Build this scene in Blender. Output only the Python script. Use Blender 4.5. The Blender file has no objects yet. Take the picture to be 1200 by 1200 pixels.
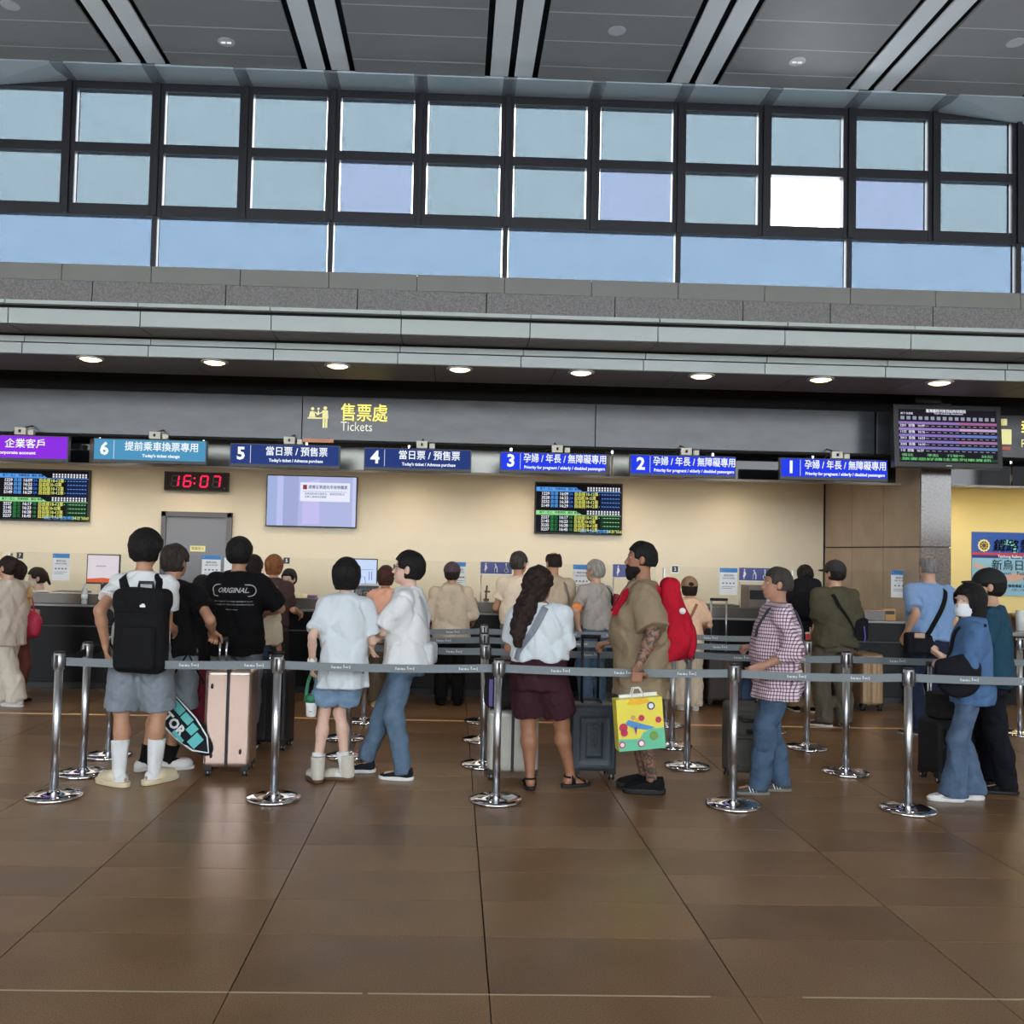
import bpy, bmesh, math, random
import numpy as np
from mathutils import Vector, Matrix
from mathutils.bvhtree import BVHTree
random.seed(7)
PI = math.pi
S = bpy.context.scene
C = S.collection

# ------------------------------------------------------------ camera
CF, CPX, CPY, CYAW, CPIT, CROL, CH = 1082.3, 563.3, 604.7, .0281, .0376, .0226, 1.65
def _axes():
    f = Vector((math.sin(CYAW)*math.cos(CPIT), math.cos(CYAW)*math.cos(CPIT), math.sin(CPIT)))
    r = Vector((math.cos(CYAW), -math.sin(CYAW), 0)); u = r.cross(f)
    return r*math.cos(CROL)+u*math.sin(CROL), u*math.cos(CROL)-r*math.sin(CROL), f
CR, CU, CW = _axes()
cam = bpy.data.cameras.new('camera'); camo = bpy.data.objects.new('camera', cam); C.objects.link(camo)
cam.sensor_width = 36; cam.lens = CF/1200*36
cam.shift_x = (600-CPX)/1200; cam.shift_y = (CPY-600)/1200
cam.clip_end = 300
M4 = Matrix((CR, CU, -CW)).transposed().to_4x4(); M4.translation = (0, 0, CH)
camo.matrix_world = M4
S.camera = camo
def ray(x, y): return CW*CF + CR*(x-CPX) - CU*(y-CPY)
def at(x, y, Y):
    d = ray(x, y); return Vector((0, 0, CH)) + d*(Y/d.y)
def gnd(x, y, z=0.0):
    d = ray(x, y); return Vector((0, 0, CH)) + d*((z-CH)/d.z)

# ------------------------------------------------------------ view, world, lights
S.view_settings.view_transform = 'Standard'; S.view_settings.look = 'None'
S.view_settings.gamma = 1; S.view_settings.use_curve_mapping = False
S.view_settings.exposure = 0.0
S.cycles.max_bounces = 7; S.cycles.diffuse_bounces = 4; S.cycles.glossy_bounces = 4
S.cycles.transparent_max_bounces = 12; S.cycles.use_denoising = True
S.cycles.sample_clamp_indirect = 6
w = bpy.data.worlds.new('sky'); S.world = w; w.use_nodes = True
nt = w.node_tree; bg = nt.nodes['Background']
tc = nt.nodes.new('ShaderNodeTexCoord'); sx = nt.nodes.new('ShaderNodeSeparateXYZ'); rp = nt.nodes.new('ShaderNodeValToRGB')
nt.links.new(tc.outputs['Generated'], sx.inputs[0]); nt.links.new(sx.outputs['Z'], rp.inputs[0]); nt.links.new(rp.outputs[0], bg.inputs[0])
rp.color_ramp.elements[0].position = 0.0; rp.color_ramp.elements[0].color = (.88, .94, 1.0, 1)
rp.color_ramp.elements[1].position = 0.75; rp.color_ramp.elements[1].color = (.84, .92, 1.0, 1)
bg.inputs[1].default_value = 9.5

def area(name, loc, size, energy, col, rot=(0, 0, 0), sy=None, spread=PI):
    l = bpy.data.lights.new(name, 'AREA'); l.energy = energy; l.color = col; l.size = size
    if sy: l.shape = 'RECTANGLE'; l.size_y = sy
    l.spread = spread
    o = bpy.data.objects.new(name, l); C.objects.link(o); o.location = loc; o.rotation_euler = rot
    return o
def spot(name, loc, energy, col, ang=100, blend=.6, rad=.05, rot=(0, 0, 0)):
    l = bpy.data.lights.new(name, 'SPOT'); l.energy = energy; l.color = col; l.spot_size = math.radians(ang)
    l.spot_blend = blend; l.shadow_soft_size = rad
    o = bpy.data.objects.new(name, l); C.objects.link(o); o.location = loc; o.rotation_euler = rot
    return o
LX = [-3.467+1.19*1.0*i for i in range(-3, 13)]

# ------------------------------------------------------------ materials
def lin(c):
    return tuple((v/255/12.92 if v/255 <= .04045 else ((v/255+.055)/1.055)**2.4) for v in c[:3])+(1,)
MATS = {}
def mat(name, col, rough=.6, metal=0., noise=0., nscale=20., bump=0., bscale=60., emit=None, es=1., spec=.5, stretch=None, alpha=1., coat=0., trans=0.):
    if name in MATS: return MATS[name]
    m = bpy.data.materials.new(name); m.use_nodes = True; n = m.node_tree.nodes; l = m.node_tree.links
    b = n['Principled BSDF']; c = lin(col)
    b.inputs['Base Color'].default_value = c; b.inputs['Roughness'].default_value = rough; b.inputs['Metallic'].default_value = metal
    b.inputs['Specular IOR Level'].default_value = spec; b.inputs['Coat Weight'].default_value = coat
    b.inputs['Transmission Weight'].default_value = trans
    b.inputs['Alpha'].default_value = alpha
    if noise or bump:
        t = n.new('ShaderNodeTexCoord'); mp = n.new('ShaderNodeMapping'); l.new(t.outputs['Object'], mp.inputs[0])
        if stretch: mp.inputs['Scale'].default_value = stretch
    if noise:
        z = n.new('ShaderNodeTexNoise'); z.inputs['Scale'].default_value = nscale; z.inputs['Detail'].default_value = 5
        l.new(mp.outputs[0], z.inputs[0]); r = n.new('ShaderNodeValToRGB'); l.new(z.outputs[0], r.inputs[0])
        r.color_ramp.elements[0].position = .3; r.color_ramp.elements[1].position = .7
        r.color_ramp.elements[0].color = tuple(max(0, v*(1-noise)) for v in c[:3])+(1,)
        r.color_ramp.elements[1].color = tuple(min(1, v*(1+noise)) for v in c[:3])+(1,)
        l.new(r.outputs[0], b.inputs['Base Color'])
    if bump:
        z = n.new('ShaderNodeTexNoise'); z.inputs['Scale'].default_value = bscale; z.inputs['Detail'].default_value = 3
        l.new(mp.outputs[0], z.inputs[0]); bp = n.new('ShaderNodeBump'); bp.inputs['Strength'].default_value = bump; bp.inputs['Distance'].default_value = .01
        l.new(z.outputs[0], bp.inputs['Height']); l.new(bp.outputs[0], b.inputs['Normal'])
    if emit:
        b.inputs['Emission Color'].default_value = lin(emit); b.inputs['Emission Strength'].default_value = es
    MATS[name] = m; return m
def emat(name, col, s=1.):
    return mat(name, (6, 6, 8), rough=.5, emit=col, es=s, spec=.1)

# ------------------------------------------------------------ object helpers
def mesh_obj(name, verts, faces, m, parent=None, smooth=False, mats=None):
    me = bpy.data.meshes.new(name)
    if isinstance(verts, np.ndarray) and isinstance(faces, np.ndarray):
        me.vertices.add(len(verts)); me.vertices.foreach_set('co', verts.astype(np.float32).ravel())
        k = faces.shape[1]; me.loops.add(faces.size); me.loops.foreach_set('vertex_index', faces.astype(np.int32).ravel())
        me.polygons.add(len(faces)); me.polygons.foreach_set('loop_start', np.arange(0, faces.size, k, dtype=np.int32))
        me.update(calc_edges=True); me.validate()
    else:
        me.from_pydata([tuple(v) for v in verts], [], [tuple(f) for f in faces]); me.update()
    me.materials.append(m)
    for x in (mats or []): me.materials.append(x)
    if smooth: me.polygons.foreach_set('use_smooth', [True]*len(me.polygons))
    o = bpy.data.objects.new(name, me); C.objects.link(o)
    if parent: o.parent = parent
    return o
class MB:
    """collects simple shapes and links them as one mesh object"""
    def __init__(s): s.v = []; s.f = []; s.sm = []
    def add(s, vs, fs, sm=False):
        n = len(s.v); s.v += [tuple(v) for v in vs]; s.f += [tuple(i+n for i in f) for f in fs]; s.sm += [sm]*len(fs); return s
    def box(s, lo, hi, bev=0., M=None):
        x0, y0, z0 = lo; x1, y1, z1 = hi
        if bev <= 0:
            v = [(x, y, z) for z in (z0, z1) for y in (y0, y1) for x in (x0, x1)]
            f = [(0, 2, 3, 1), (4, 5, 7, 6), (0, 1, 5, 4), (2, 6, 7, 3), (0, 4, 6, 2), (1, 3, 7, 5)]
        else:
            bm = bmesh.new(); bmesh.ops.create_cube(bm, size=1)
            for q in bm.verts: q.co = Vector(((x0+x1)/2+q.co.x*(x1-x0), (y0+y1)/2+q.co.y*(y1-y0), (z0+z1)/2+q.co.z*(z1-z0)))
            bmesh.ops.bevel(bm, geom=bm.edges[:], offset=bev, segments=2, affect='EDGES', profile=.6)
            bm.verts.index_update(); v = [q.co.copy() for q in bm.verts]; f = [[q.index for q in p.verts] for p in bm.faces]; bm.free()
        if M: v = [M @ Vector(q) for q in v]
        return s.add(v, f, False)
    def lathe(s, c, prof, n=24, sm=True, M=None):
        """prof: list of (r, z) from bottom to top"""
        vs = []; fs = []
        for r, z in prof:
            for i in range(n):
                a = 2*PI*i/n; vs.append((c[0]+r*math.cos(a), c[1]+r*math.sin(a), c[2]+z))
        for j in range(len(prof)-1):
            for i in range(n):
                k = (i+1) % n; fs.append((j*n+i, j*n+k, (j+1)*n+k, (j+1)*n+i))
        fs.append(tuple(reversed(range(n)))); fs.append(tuple(range((len(prof)-1)*n, len(prof)*n)))
        if M: vs = [M @ Vector(q) for q in vs]
        return s.add(vs, fs, sm)
    def tube(s, pts, r, n=8, sm=True, flat=None, caps=True):
        """tube along points; r number or list; flat=(normal, w, t) gives a ribbon section"""
        pts = [Vector(p) for p in pts]; rs = r if isinstance(r, (list, tuple)) else [r]*len(pts)
        vs = []; fs = []; up = Vector((0, 0, 1)); prev = None
        for i, p in enumerate(pts):
            t = (pts[min(i+1, len(pts)-1)]-pts[max(i-1, 0)]).normalized()
            if flat:
                a = Vector(flat[0]) if not callable(flat[0]) else flat[0](p); a = (a-t*a.dot(t)).normalized(); b = t.cross(a)
            else:
                ref = prev if prev is not None else (up if abs(t.z) < .9 else Vector((1, 0, 0)))
                a = (ref-t*ref.dot(t)).normalized(); b = t.cross(a); prev = a
            if flat:
                w_, t_ = flat[1]/2, flat[2]/2
                for q in ((-w_, -t_), (w_, -t_), (w_, t_), (-w_, t_)): vs.append(p+b*q[0]+a*q[1])
            else:
                for k in range(n):
                    an = 2*PI*k/n; vs.append(p+(a*math.cos(an)+b*math.sin(an))*rs[i])
        m = 4 if flat else n
        for i in range(len(pts)-1):
            for k in range(m):
                j = (k+1) % m; fs.append((i*m+k, i*m+j, (i+1)*m+j, (i+1)*m+k))
        if caps: fs.append(tuple(reversed(range(m)))); fs.append(tuple(range((len(pts)-1)*m, len(pts)*m)))
        return s.add(vs, fs, sm and not flat)
    def poly(s, pts, thick=0., d=(0, 1, 0)):
        """flat polygon, extruded by thick along d"""
        n = len(pts); d = Vector(d)*thick; a = [Vector(p) for p in pts]; b = [p+d for p in a]
        fs = [tuple(range(n)), tuple(reversed(range(n, 2*n)))]+[(i, i+n, (i+1) % n+n, (i+1) % n) for i in range(n)]
        return s.add(a+b, fs)
    def build(s, name, m, parent=None, mats=None):
        o = mesh_obj(name, s.v, s.f, m, parent, mats=mats)
        o.data.polygons.foreach_set('use_smooth', s.sm)
        return o
def empty(name, loc=(0, 0, 0), rz=0.):
    o = bpy.data.objects.new(name, None); C.objects.link(o); o.location = loc; o.rotation_euler = (0, 0, rz); o.empty_display_size = .1
    return o
def tag(o, label=None, cat=None, group=None, kind=None):
    if label: o['label'] = label
    if cat: o['category'] = cat
    if group: o['group'] = group
    if kind: o['kind'] = kind
    return o
def copy_tree(o, parent=None):
    c = o.copy(); C.objects.link(c)
    if parent: c.parent = parent
    for ch in o.children: copy_tree(ch, c)
    return c
def box(name, lo, hi, m, parent=None, bev=0.): return MB().box(lo, hi, bev).build(name, m, parent)
_tcache = {}
def text_mesh(body, size=1., align='LEFT', bold=0., ext=0., shear=0., spacing=1., line=1.):
    cu = bpy.data.curves.new('t', 'FONT'); cu.body = body; cu.size = size; cu.align_x = align; cu.align_y = 'CENTER'
    cu.offset = bold; cu.extrude = ext; cu.shear = shear; cu.resolution_u = 2; cu.space_character = spacing; cu.space_line = line
    o = bpy.data.objects.new('t', cu); C.objects.link(o)
    dg = bpy.context.evaluated_depsgraph_get(); o2 = o.evaluated_get(dg)
    me = bpy.data.meshes.new_from_object(o2)
    bpy.data.objects.remove(o); bpy.data.curves.remove(cu)
    return me
def text(name, body, loc, size, m, parent=None, align='LEFT', bold=0., rot=(PI/2, 0, 0), width=None, ext=.001, shear=0., spacing=1., line=1.):
    cjk = any(ord(ch) > 0x2E80 for ch in body)
    me = text_mesh(body, size, align, 0 if cjk else bold, ext, shear, spacing, line)
    if cjk and bold:          # thicken the strokes with shifted copies, joined into the same mesh
        bm = bmesh.new()
        for dx, dy in ((-.6, 0), (.6, 0), (0, .45), (0, -.45)):
            m2 = me.copy(); m2.transform(Matrix.Translation((dx*bold, dy*bold, 0))); bm.from_mesh(m2); bpy.data.meshes.remove(m2)
        bm.to_mesh(me); bm.free()
    me.name = name; me.materials.clear(); me.materials.append(m)
    if width and len(me.vertices):
        xs = [v.co.x for v in me.vertices]; k = width/max(1e-6, max(xs)-min(xs))
        for v in me.vertices: v.co.x *= k
    o = bpy.data.objects.new(name, me); C.objects.link(o); o.location = loc; o.rotation_euler = rot
    if parent: o.parent = parent
    return o
# ------------------------------------------------------------ smooth solid modelling on a grid (one continuous surface per part)
def axis(lo, hi, base, fine=None, spans=()):
    x = lo; out = [lo]
    while x < hi:
        f = base
        for a, b in spans:
            if a-1e-6 <= x < b: f = fine
        x += f; out.append(x)
    return np.array(out, np.float32)
def smin(a, b, k):
    if k <= 0: return np.minimum(a, b)
    h = np.maximum(k-np.abs(a-b), 0)/k
    return np.minimum(a, b)-h*h*k*.25
class Field:
    def __init__(s, xs, ys, zs):
        s.x, s.y, s.z = xs, ys, zs; s.D = np.full((len(xs), len(ys), len(zs)), .5, np.float32)
    def _sl(s, lo, hi, pad):
        r = []
        for ax, l, h in zip((s.x, s.y, s.z), lo, hi):
            a = max(0, int(np.searchsorted(ax, l-pad))-1); b = min(len(ax), int(np.searchsorted(ax, h+pad))+1)
            r.append(slice(a, max(b, a)))
        return tuple(r)
    def _ev(s, p, pad):
        sl = s._sl(p[0], p[1], pad)
        if any(q.stop-q.start < 1 for q in sl): return None, None
        X = s.x[sl[0]][:, None, None]; Y = s.y[sl[1]][None, :, None]; Z = s.z[sl[2]][None, None, :]
        return sl, p[2](X, Y, Z)
    def add(s, p, k=.02):
        sl, d = s._ev(p, k+.03)
        if sl: s.D[sl] = smin(s.D[sl], d, k)
        return s
    def sub(s, p, k=.0):
        sl, d = s._ev(p, k+.03)
        if sl: s.D[sl] = -smin(-s.D[sl], d, k)
        return s
    def clip(s, fn):
        s.D = np.maximum(s.D, fn(s.x[:, None, None], s.y[None, :, None], s.z[None, None, :])); return s
    def disp(s, fn):
        s.D = s.D+fn(s.x[:, None, None], s.y[None, :, None], s.z[None, None, :]).astype(np.float32); return s
    def mesh(s):
        D = s.D; D[0] = D[-1] = .1; D[:, 0] = D[:, -1] = .1; D[:, :, 0] = D[:, :, -1] = .1
        nx, ny, nz = D.shape; I = D < 0; A = (s.x, s.y, s.z)
        cid = lambda i, j, k: (i*ny+j)*nz+k
        cells = []; P = []; quads = []
        for a in range(3):
            sa = [slice(None)]*3; sb = [slice(None)]*3; sa[a] = slice(0, -1); sb[a] = slice(1, None)
            cr = I[tuple(sa)] != I[tuple(sb)]
            idx = np.nonzero(cr)
            if not len(idx[0]): continue
            jdx = list(idx); jdx[a] = idx[a]+1
            d0 = D[idx]; d1 = D[tuple(jdx)]; t = d0/(d0-d1)
            pos = np.stack([A[q][idx[q]] for q in range(3)], 1).astype(np.float64)
            pos[:, a] += t*(A[a][jdx[a]]-A[a][idx[a]])
            b, c = (a+1) % 3, (a+2) % 3; q4 = []
            for db, dc in ((0, 0), (1, 0), (1, 1), (0, 1)):
                e = [idx[0].copy(), idx[1].copy(), idx[2].copy()]; e[b] = e[b]-db; e[c] = e[c]-dc
                q = cid(*e); q4.append(q); cells.append(q); P.append(pos)
            q4 = np.stack(q4, 1); fl = d0 < 0
            q4[fl] = q4[fl][:, ::-1]; quads.append(q4[:, ::-1])
        if not cells: return np.zeros((0, 3)), np.zeros((0, 4), int)
        cells = np.concatenate(cells); P = np.concatenate(P); Q = np.concatenate(quads)
        u, inv = np.unique(cells, return_inverse=True)
        n = np.bincount(inv); V = np.stack([np.bincount(inv, P[:, q])/n for q in range(3)], 1)
        F = np.searchsorted(u, Q)
        # light smoothing, three rounds of neighbour averaging with a partial push back
        e = np.concatenate([F[:, [0, 1]], F[:, [1, 2]], F[:, [2, 3]], F[:, [3, 0]]])
        for lam in (.5, -.3):
            cnt = np.bincount(e[:, 0], minlength=len(V))+np.bincount(e[:, 1], minlength=len(V))
            sm = np.stack([np.bincount(e[:, 0], V[e[:, 1], q], len(V))+np.bincount(e[:, 1], V[e[:, 0], q], len(V)) for q in range(3)], 1)/np.maximum(cnt, 1)[:, None]
            V = V+lam*(sm-V)
        return V, F
    def build(s, name, m, parent=None, M=None, mats=None):
        V, F = s.mesh()
        if M is not None:
            R = np.array(M.to_3x3()); V = V @ R.T+np.array(M.translation)
        return mesh_obj(name, V, F, m, parent, smooth=True, mats=mats)
def cap(a, b, ra, rb=None, flat=False, sq=None):
    a = np.array(a, np.float32); b = np.array(b, np.float32); rb = ra if rb is None else rb
    R = max(ra, rb); lo = np.minimum(a, b)-R; hi = np.maximum(a, b)+R; ba = b-a; L2 = float(ba @ ba)+1e-9; L = L2**.5
    def fn(X, Y, Z):
        px, py, pz = X-a[0], Y-a[1], Z-a[2]
        h0 = (px*ba[0]+py*ba[1]+pz*ba[2])/L2; h = np.clip(h0, 0, 1)
        d = np.sqrt((px-h*ba[0])**2+(py-h*ba[1])**2+(pz-h*ba[2])**2)-(ra+(rb-ra)*h)
        if flat: d = np.maximum(d, (h0-1)*L)
        return d
    return lo, hi, fn
def ell(c, r, R=None):
    c = np.array(c, np.float32); r = np.array(r, np.float32); m = float(r.max())
    lo = c-m; hi = c+m
    if R is None: lo = c-r; hi = c+r
    def fn(X, Y, Z):
        q = [X-c[0], Y-c[1], Z-c[2]]
        if R is not None: q = [q[0]*R[0][i]+q[1]*R[1][i]+q[2]*R[2][i] for i in range(3)]
        k0 = np.sqrt((q[0]/r[0])**2+(q[1]/r[1])**2+(q[2]/r[2])**2); k1 = np.sqrt((q[0]/r[0]**2)**2+(q[1]/r[1]**2)**2+(q[2]/r[2]**2)**2)+1e-6
        return k0*(k0-1)/k1
    return lo, hi, fn
def rbox(c, h, R=None, r=.01):
    c = np.array(c, np.float32); h = np.array(h, np.float32); m = float(np.linalg.norm(h))
    lo, hi = (c-h, c+h) if R is None else (c-m, c+m)
    def fn(X, Y, Z):
        q = [X-c[0], Y-c[1], Z-c[2]]
        if R is not None: q = [q[0]*R[0][i]+q[1]*R[1][i]+q[2]*R[2][i] for i in range(3)]
        q = [np.abs(q[i])-(h[i]-r) for i in range(3)]
        o = np.sqrt(np.maximum(q[0], 0)**2+np.maximum(q[1], 0)**2+np.maximum(q[2], 0)**2)
        return o+np.minimum(np.maximum(q[0], np.maximum(q[1], q[2])), 0)-r
    return lo, hi, fn
def loft(st, n=2.5, waves=None):
    """st: list of (z, cx, cy, rx, ry) in rising z"""
    st = np.array(sorted(st), np.float32); mx = st[:, 3:5].max()+.03
    lo = np.array([st[:, 1].min()-mx, st[:, 2].min()-mx, st[0, 0]]); hi = np.array([st[:, 1].max()+mx, st[:, 2].max()+mx, st[-1, 0]])
    zz = np.linspace(st[0, 0], st[-1, 0], 60); ker = np.array([1, 2, 3, 2, 1])/9.
    cols = []
    for j in range(1, 5):
        c = np.interp(zz, st[:, 0], st[:, j]); c = np.convolve(np.pad(c, 2, mode='edge'), ker, mode='valid'); cols.append(c)
    def fn(X, Y, Z):
        z = np.clip(Z, zz[0], zz[-1]); cx, cy, rx, ry = [np.interp(z.ravel(), zz, c).reshape(z.shape).astype(np.float32) for c in cols]
        ax, ay = X-cx, Y-cy
        rho = (np.abs(ax/rx)**n+np.abs(ay/ry)**n)**(1/n)
        if waves:
            th = np.arctan2(ay, ax); k, amp, z0, z1 = waves
            g = np.clip((z0-Z)/(z0-z1), 0, 1); rho = rho-amp*g*(np.sin(k*th+3*Z)+.5*np.sin((k*1.7+1)*th+1.3-5*Z))/np.minimum(rx, ry)
        d = (rho-1)*np.minimum(rx, ry)*.92
        return np.maximum(np.maximum(d, Z-st[-1, 0]), st[0, 0]-Z)
    return lo, hi, fn
def wrinkle(amp, f=22., seed=0.):
    def fn(X, Y, Z):
        a = np.sin(f*Z+f*.55*X+2.2*np.sin(f*.31*X+seed)+1.7*np.sin(f*.4*Y+seed*2)+seed)
        b = np.sin(f*.7*Z-f*.8*X+2*np.sin(f*.5*Y+seed)+seed*3)
        return amp*(a*.6+b*.5)
    return fn
def creases(amp, f=14., seed=0.):
    def fn(X, Y, Z):
        u = np.sin(f*Z+f*.9*X+1.6*np.sin(f*.37*X-seed)+1.9*np.sin(f*.33*Y+.2*f*Z+seed)); v = np.sin(f*.8*Z-f*1.1*X+f*.5*Y+1.8*np.sin(f*.29*Z+seed*1.7))
        return amp*((1-np.abs(u))**3+(1-np.abs(v))**3)-amp*.3
    return fn
def curls(amp, f=60.):
    def fn(X, Y, Z):
        return amp*(np.sin(f*X+2*np.sin(f*.6*Z))*np.sin(f*.7*Z+2*np.sin(f*.5*Y))+.6*np.sin(f*.9*Y+f*.5*Z))
    return fn
def ik(a, c, l1, l2, pole):
    a, c = Vector(a), Vector(c); d = c-a; L = d.length
    if L > (l1+l2)*.999: c = a+d*((l1+l2)*.999/L); d = c-a; L = d.length
    u = d/L; x = (l1*l1-l2*l2+L*L)/(2*L); h = math.sqrt(max(0, l1*l1-x*x)); p = Vector(pole); p = p-u*p.dot(u)
    p = p.normalized() if p.length > 1e-5 else Vector((0, 1, 0))
    return a+u*x+p*h, c
# ------------------------------------------------------------ people
SKIN = {'a': (205, 160, 132), 'b': (188, 140, 110), 'c': (160, 112, 84), 'p': (222, 184, 162), 'g': (178, 132, 108)}
def skin(k): return mat('skin_'+k, SKIN[k], rough=.5, noise=.06, nscale=30, bump=.05, bscale=200)
def cloth(name, col, noise=.05, bump=.25, bscale=350, rough=.85, nscale=40, fold=.8):
    new = 'cloth_'+name not in MATS
    m = mat('cloth_'+name, col, rough=rough, noise=noise, nscale=nscale, bump=bump, bscale=bscale, spec=.2)
    if new and fold:          # soft creases over the fine weave
        n = m.node_tree.nodes; l = m.node_tree.links; b = n['Principled BSDF']; old = b.inputs['Normal'].links[0].from_node
        t = n.new('ShaderNodeTexCoord'); mp = n.new('ShaderNodeMapping'); mp.inputs['Scale'].default_value = (1.5, 1.5, .8); mp.inputs['Rotation'].default_value = (.3, .5, .2); l.new(t.outputs['Object'], mp.inputs[0])
        z = n.new('ShaderNodeTexNoise'); z.noise_type = 'RIDGED_MULTIFRACTAL'; z.inputs['Scale'].default_value = 5.5; z.inputs['Detail'].default_value = 2.; z.inputs['Distortion'].default_value = .9; l.new(mp.outputs[0], z.inputs[0])
        bp = n.new('ShaderNodeBump'); bp.inputs['Strength'].default_value = fold; bp.inputs['Distance'].default_value = .035; l.new(z.outputs[0], bp.inputs['Height'])
        l.new(bp.outputs[0], old.inputs['Normal'])
    return m
def hairm(name, col): return mat('hair_'+name, col, rough=.6, noise=.4, nscale=60, bump=1., bscale=110, stretch=(1, 1, .16), spec=.25)
def tattoo_mat():
    if 'tattoo' in MATS: return MATS['tattoo']
    m = skin('c').copy(); m.name = 'tattooed_skin'; n = m.node_tree.nodes; l = m.node_tree.links; b = n['Principled BSDF']
    t = n.new('ShaderNodeTexCoord'); z = n.new('ShaderNodeTexNoise'); z.inputs['Scale'].default_value = 26; z.inputs['Detail'].default_value = 6; z.inputs['Distortion'].default_value = 1.6
    l.new(t.outputs['Object'], z.inputs[0]); r = n.new('ShaderNodeValToRGB'); l.new(z.outputs[0], r.inputs[0])
    r.color_ramp.elements[0].position = .44; r.color_ramp.elements[0].color = lin((70, 64, 62)); r.color_ramp.elements[1].position = .58; r.color_ramp.elements[1].color = lin((150, 108, 84))
    l.new(r.outputs[0], b.inputs['Base Color']); MATS['tattoo'] = m; return m
PEOPLE = {}
def person(key, label, **P):
    """local frame: feet at z 0, +Y the way the person faces, +X the person's right"""
    g = P.get; px, py = P['at']; base = gnd(px, py) if not g('loc') else Vector(g('loc'))
    yaw = math.radians(g('yaw', 0)); near = base.y < 8.2
    H = g('H') or (at(px, P['ty'], base.y).z-.012)
    H += g('drop', 0)
    s = H/1.75; drop = g('drop', 0)
    root = empty('person', base, yaw); tag(root, label, 'person', g('group'))
    W2L = (Matrix.Translation(base) @ Matrix.Rotation(yaw, 4, 'Z')).inverted()
    def L(q, default=None):
        """a target: local metres at H 1.75, or ('px', x, y, dY) a photo point at depth Y+dY"""
        if q is None: q = default
        if isinstance(q, Vector): return q
        if q[0] == 'px': return W2L @ at(q[1], q[2], base.y+q[3])
        return Vector(q)*s-Vector((0, 0, drop))
    gi = g('girth', 1.); wd = g('wide', 1.)
    lean = g('lean', 0.)
    def T(x, y, z):            # torso point
        return Vector((x*s, (y+lean*max(0, z-.95))*s, z*s-drop))
    sh = {}; el = {}; wr = {}; hp = {}; kn = {}; an = {}
    for i, q in ((0, -1), (1, 1)):
        sh[i] = T(q*.176*wd, g('shy', (0, 0))[i], 1.385+g('shz', 0))
        tgt = L(g('hands', (None, None))[i], (q*.27, .06, .80))
        el[i], wr[i] = ik(sh[i], tgt, .285*s, .255*s, g('pole', ((-.14, -1, -.2), (.14, -1, -.2)))[i])
        hp[i] = T(q*.09*wd, 0, .93)
        f = g('feet', (None, None))[i] or (q*.10, 0., q*-12)
        if f[0] == 'px': fp = W2L @ gnd(f[1], f[2]); fa = math.radians(f[3])-yaw
        else: fp = Vector((f[0]*s, f[1]*s, 0)); fa = math.radians(f[2])
        fp.z = 0; an[i] = (fp+Vector((0, 0, (.085 if not g('heel') else .11)*s)), fa)
        kd = Vector((-math.sin(fa)*.6, math.cos(fa)*.6+.5, 0))
        if drop: kd = Vector((0, 1, .6))
        kn[i], a2 = ik(hp[i], an[i][0], .44*s, .42*s, kd); an[i] = (a2, fa)
    # head frame
    hy, hpt = g('head', (0, 0)); Rh = Matrix.Rotation(math.radians(hy), 3, 'Z') @ Matrix.Rotation(math.radians(-hpt), 3, 'X')
    hs = .98*s**.5*g('hsize', 1.)
    neck = T(0, -.005, 1.50); hc = T(0, .02, 1.75)-Vector((0, 0, .115*hs)); hc = neck+(Rh @ (hc-neck)) if hpt else hc
    HM = Matrix.Translation(hc) @ (Rh @ Matrix.Diagonal((hs, hs, hs))).to_4x4()
    def hpnt(x, y, z): return HM @ Vector((x, y, z))
    Rn = [[Rh[i][j] for j in range(3)] for i in range(3)]
    def hell(c, r): return ell(hpnt(*c), [q*hs for q in r], Rn)
    # ---- body (one surface)
    pts = [hc, T(0, 0, .5)] + list(wr.values())+list(kn.values())+[a[0] for a in an.values()]+list(sh.values())+list(el.values())
    lo = [min(p[i] for p in pts) for i in range(3)]; hi = [max(p[i] for p in pts) for i in range(3)]
    fine, bs = (.0068, .0140) if near else (.010, .018)
    spans = [[], [], []]
    for i in range(3):
        spans[i].append((hc[i]-.13, hc[i]+.14))
        for k in (0, 1): spans[i].append((wr[k][i]-.04 if i == 2 else wr[k][i]-.07, wr[k][i]+.07))
    hd = {}; hn = {}
    for k, q in ((0, -1), (1, 1)):
        fo = (wr[k]-el[k]).normalized(); hv = g('hdir', (None, None))[k]; d = Vector(hv).normalized() if hv else fo
        nn = g('palm', (None, None))[k]; n_ = Vector(nn) if nn else Vector((-q, 0, 0)); n_ = (n_-d*n_.dot(d)); n_ = n_.normalized() if n_.length > .1 else Vector((0, 0, -1))
        hd[k] = d; hn[k] = n_
        tip = wr[k]+d*.19*s
        for i in range(3):
            spans[i].append((min(wr[k][i], tip[i])-.05, max(wr[k][i], tip[i])+.05))
            lo[i] = min(lo[i], tip[i]-.03); hi[i] = max(hi[i], tip[i]+.03)
    lo = [lo[0]-.22, lo[1]-.2, -.02]; hi = [hi[0]+.22, hi[1]+.2, hc.z+.16*hs]
    F = Field(axis(lo[0], hi[0], bs, fine, spans[0]), axis(lo[1], hi[1], bs, fine, spans[1]), axis(lo[2], hi[2], bs*1.1, fine, spans[2]))
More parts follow.
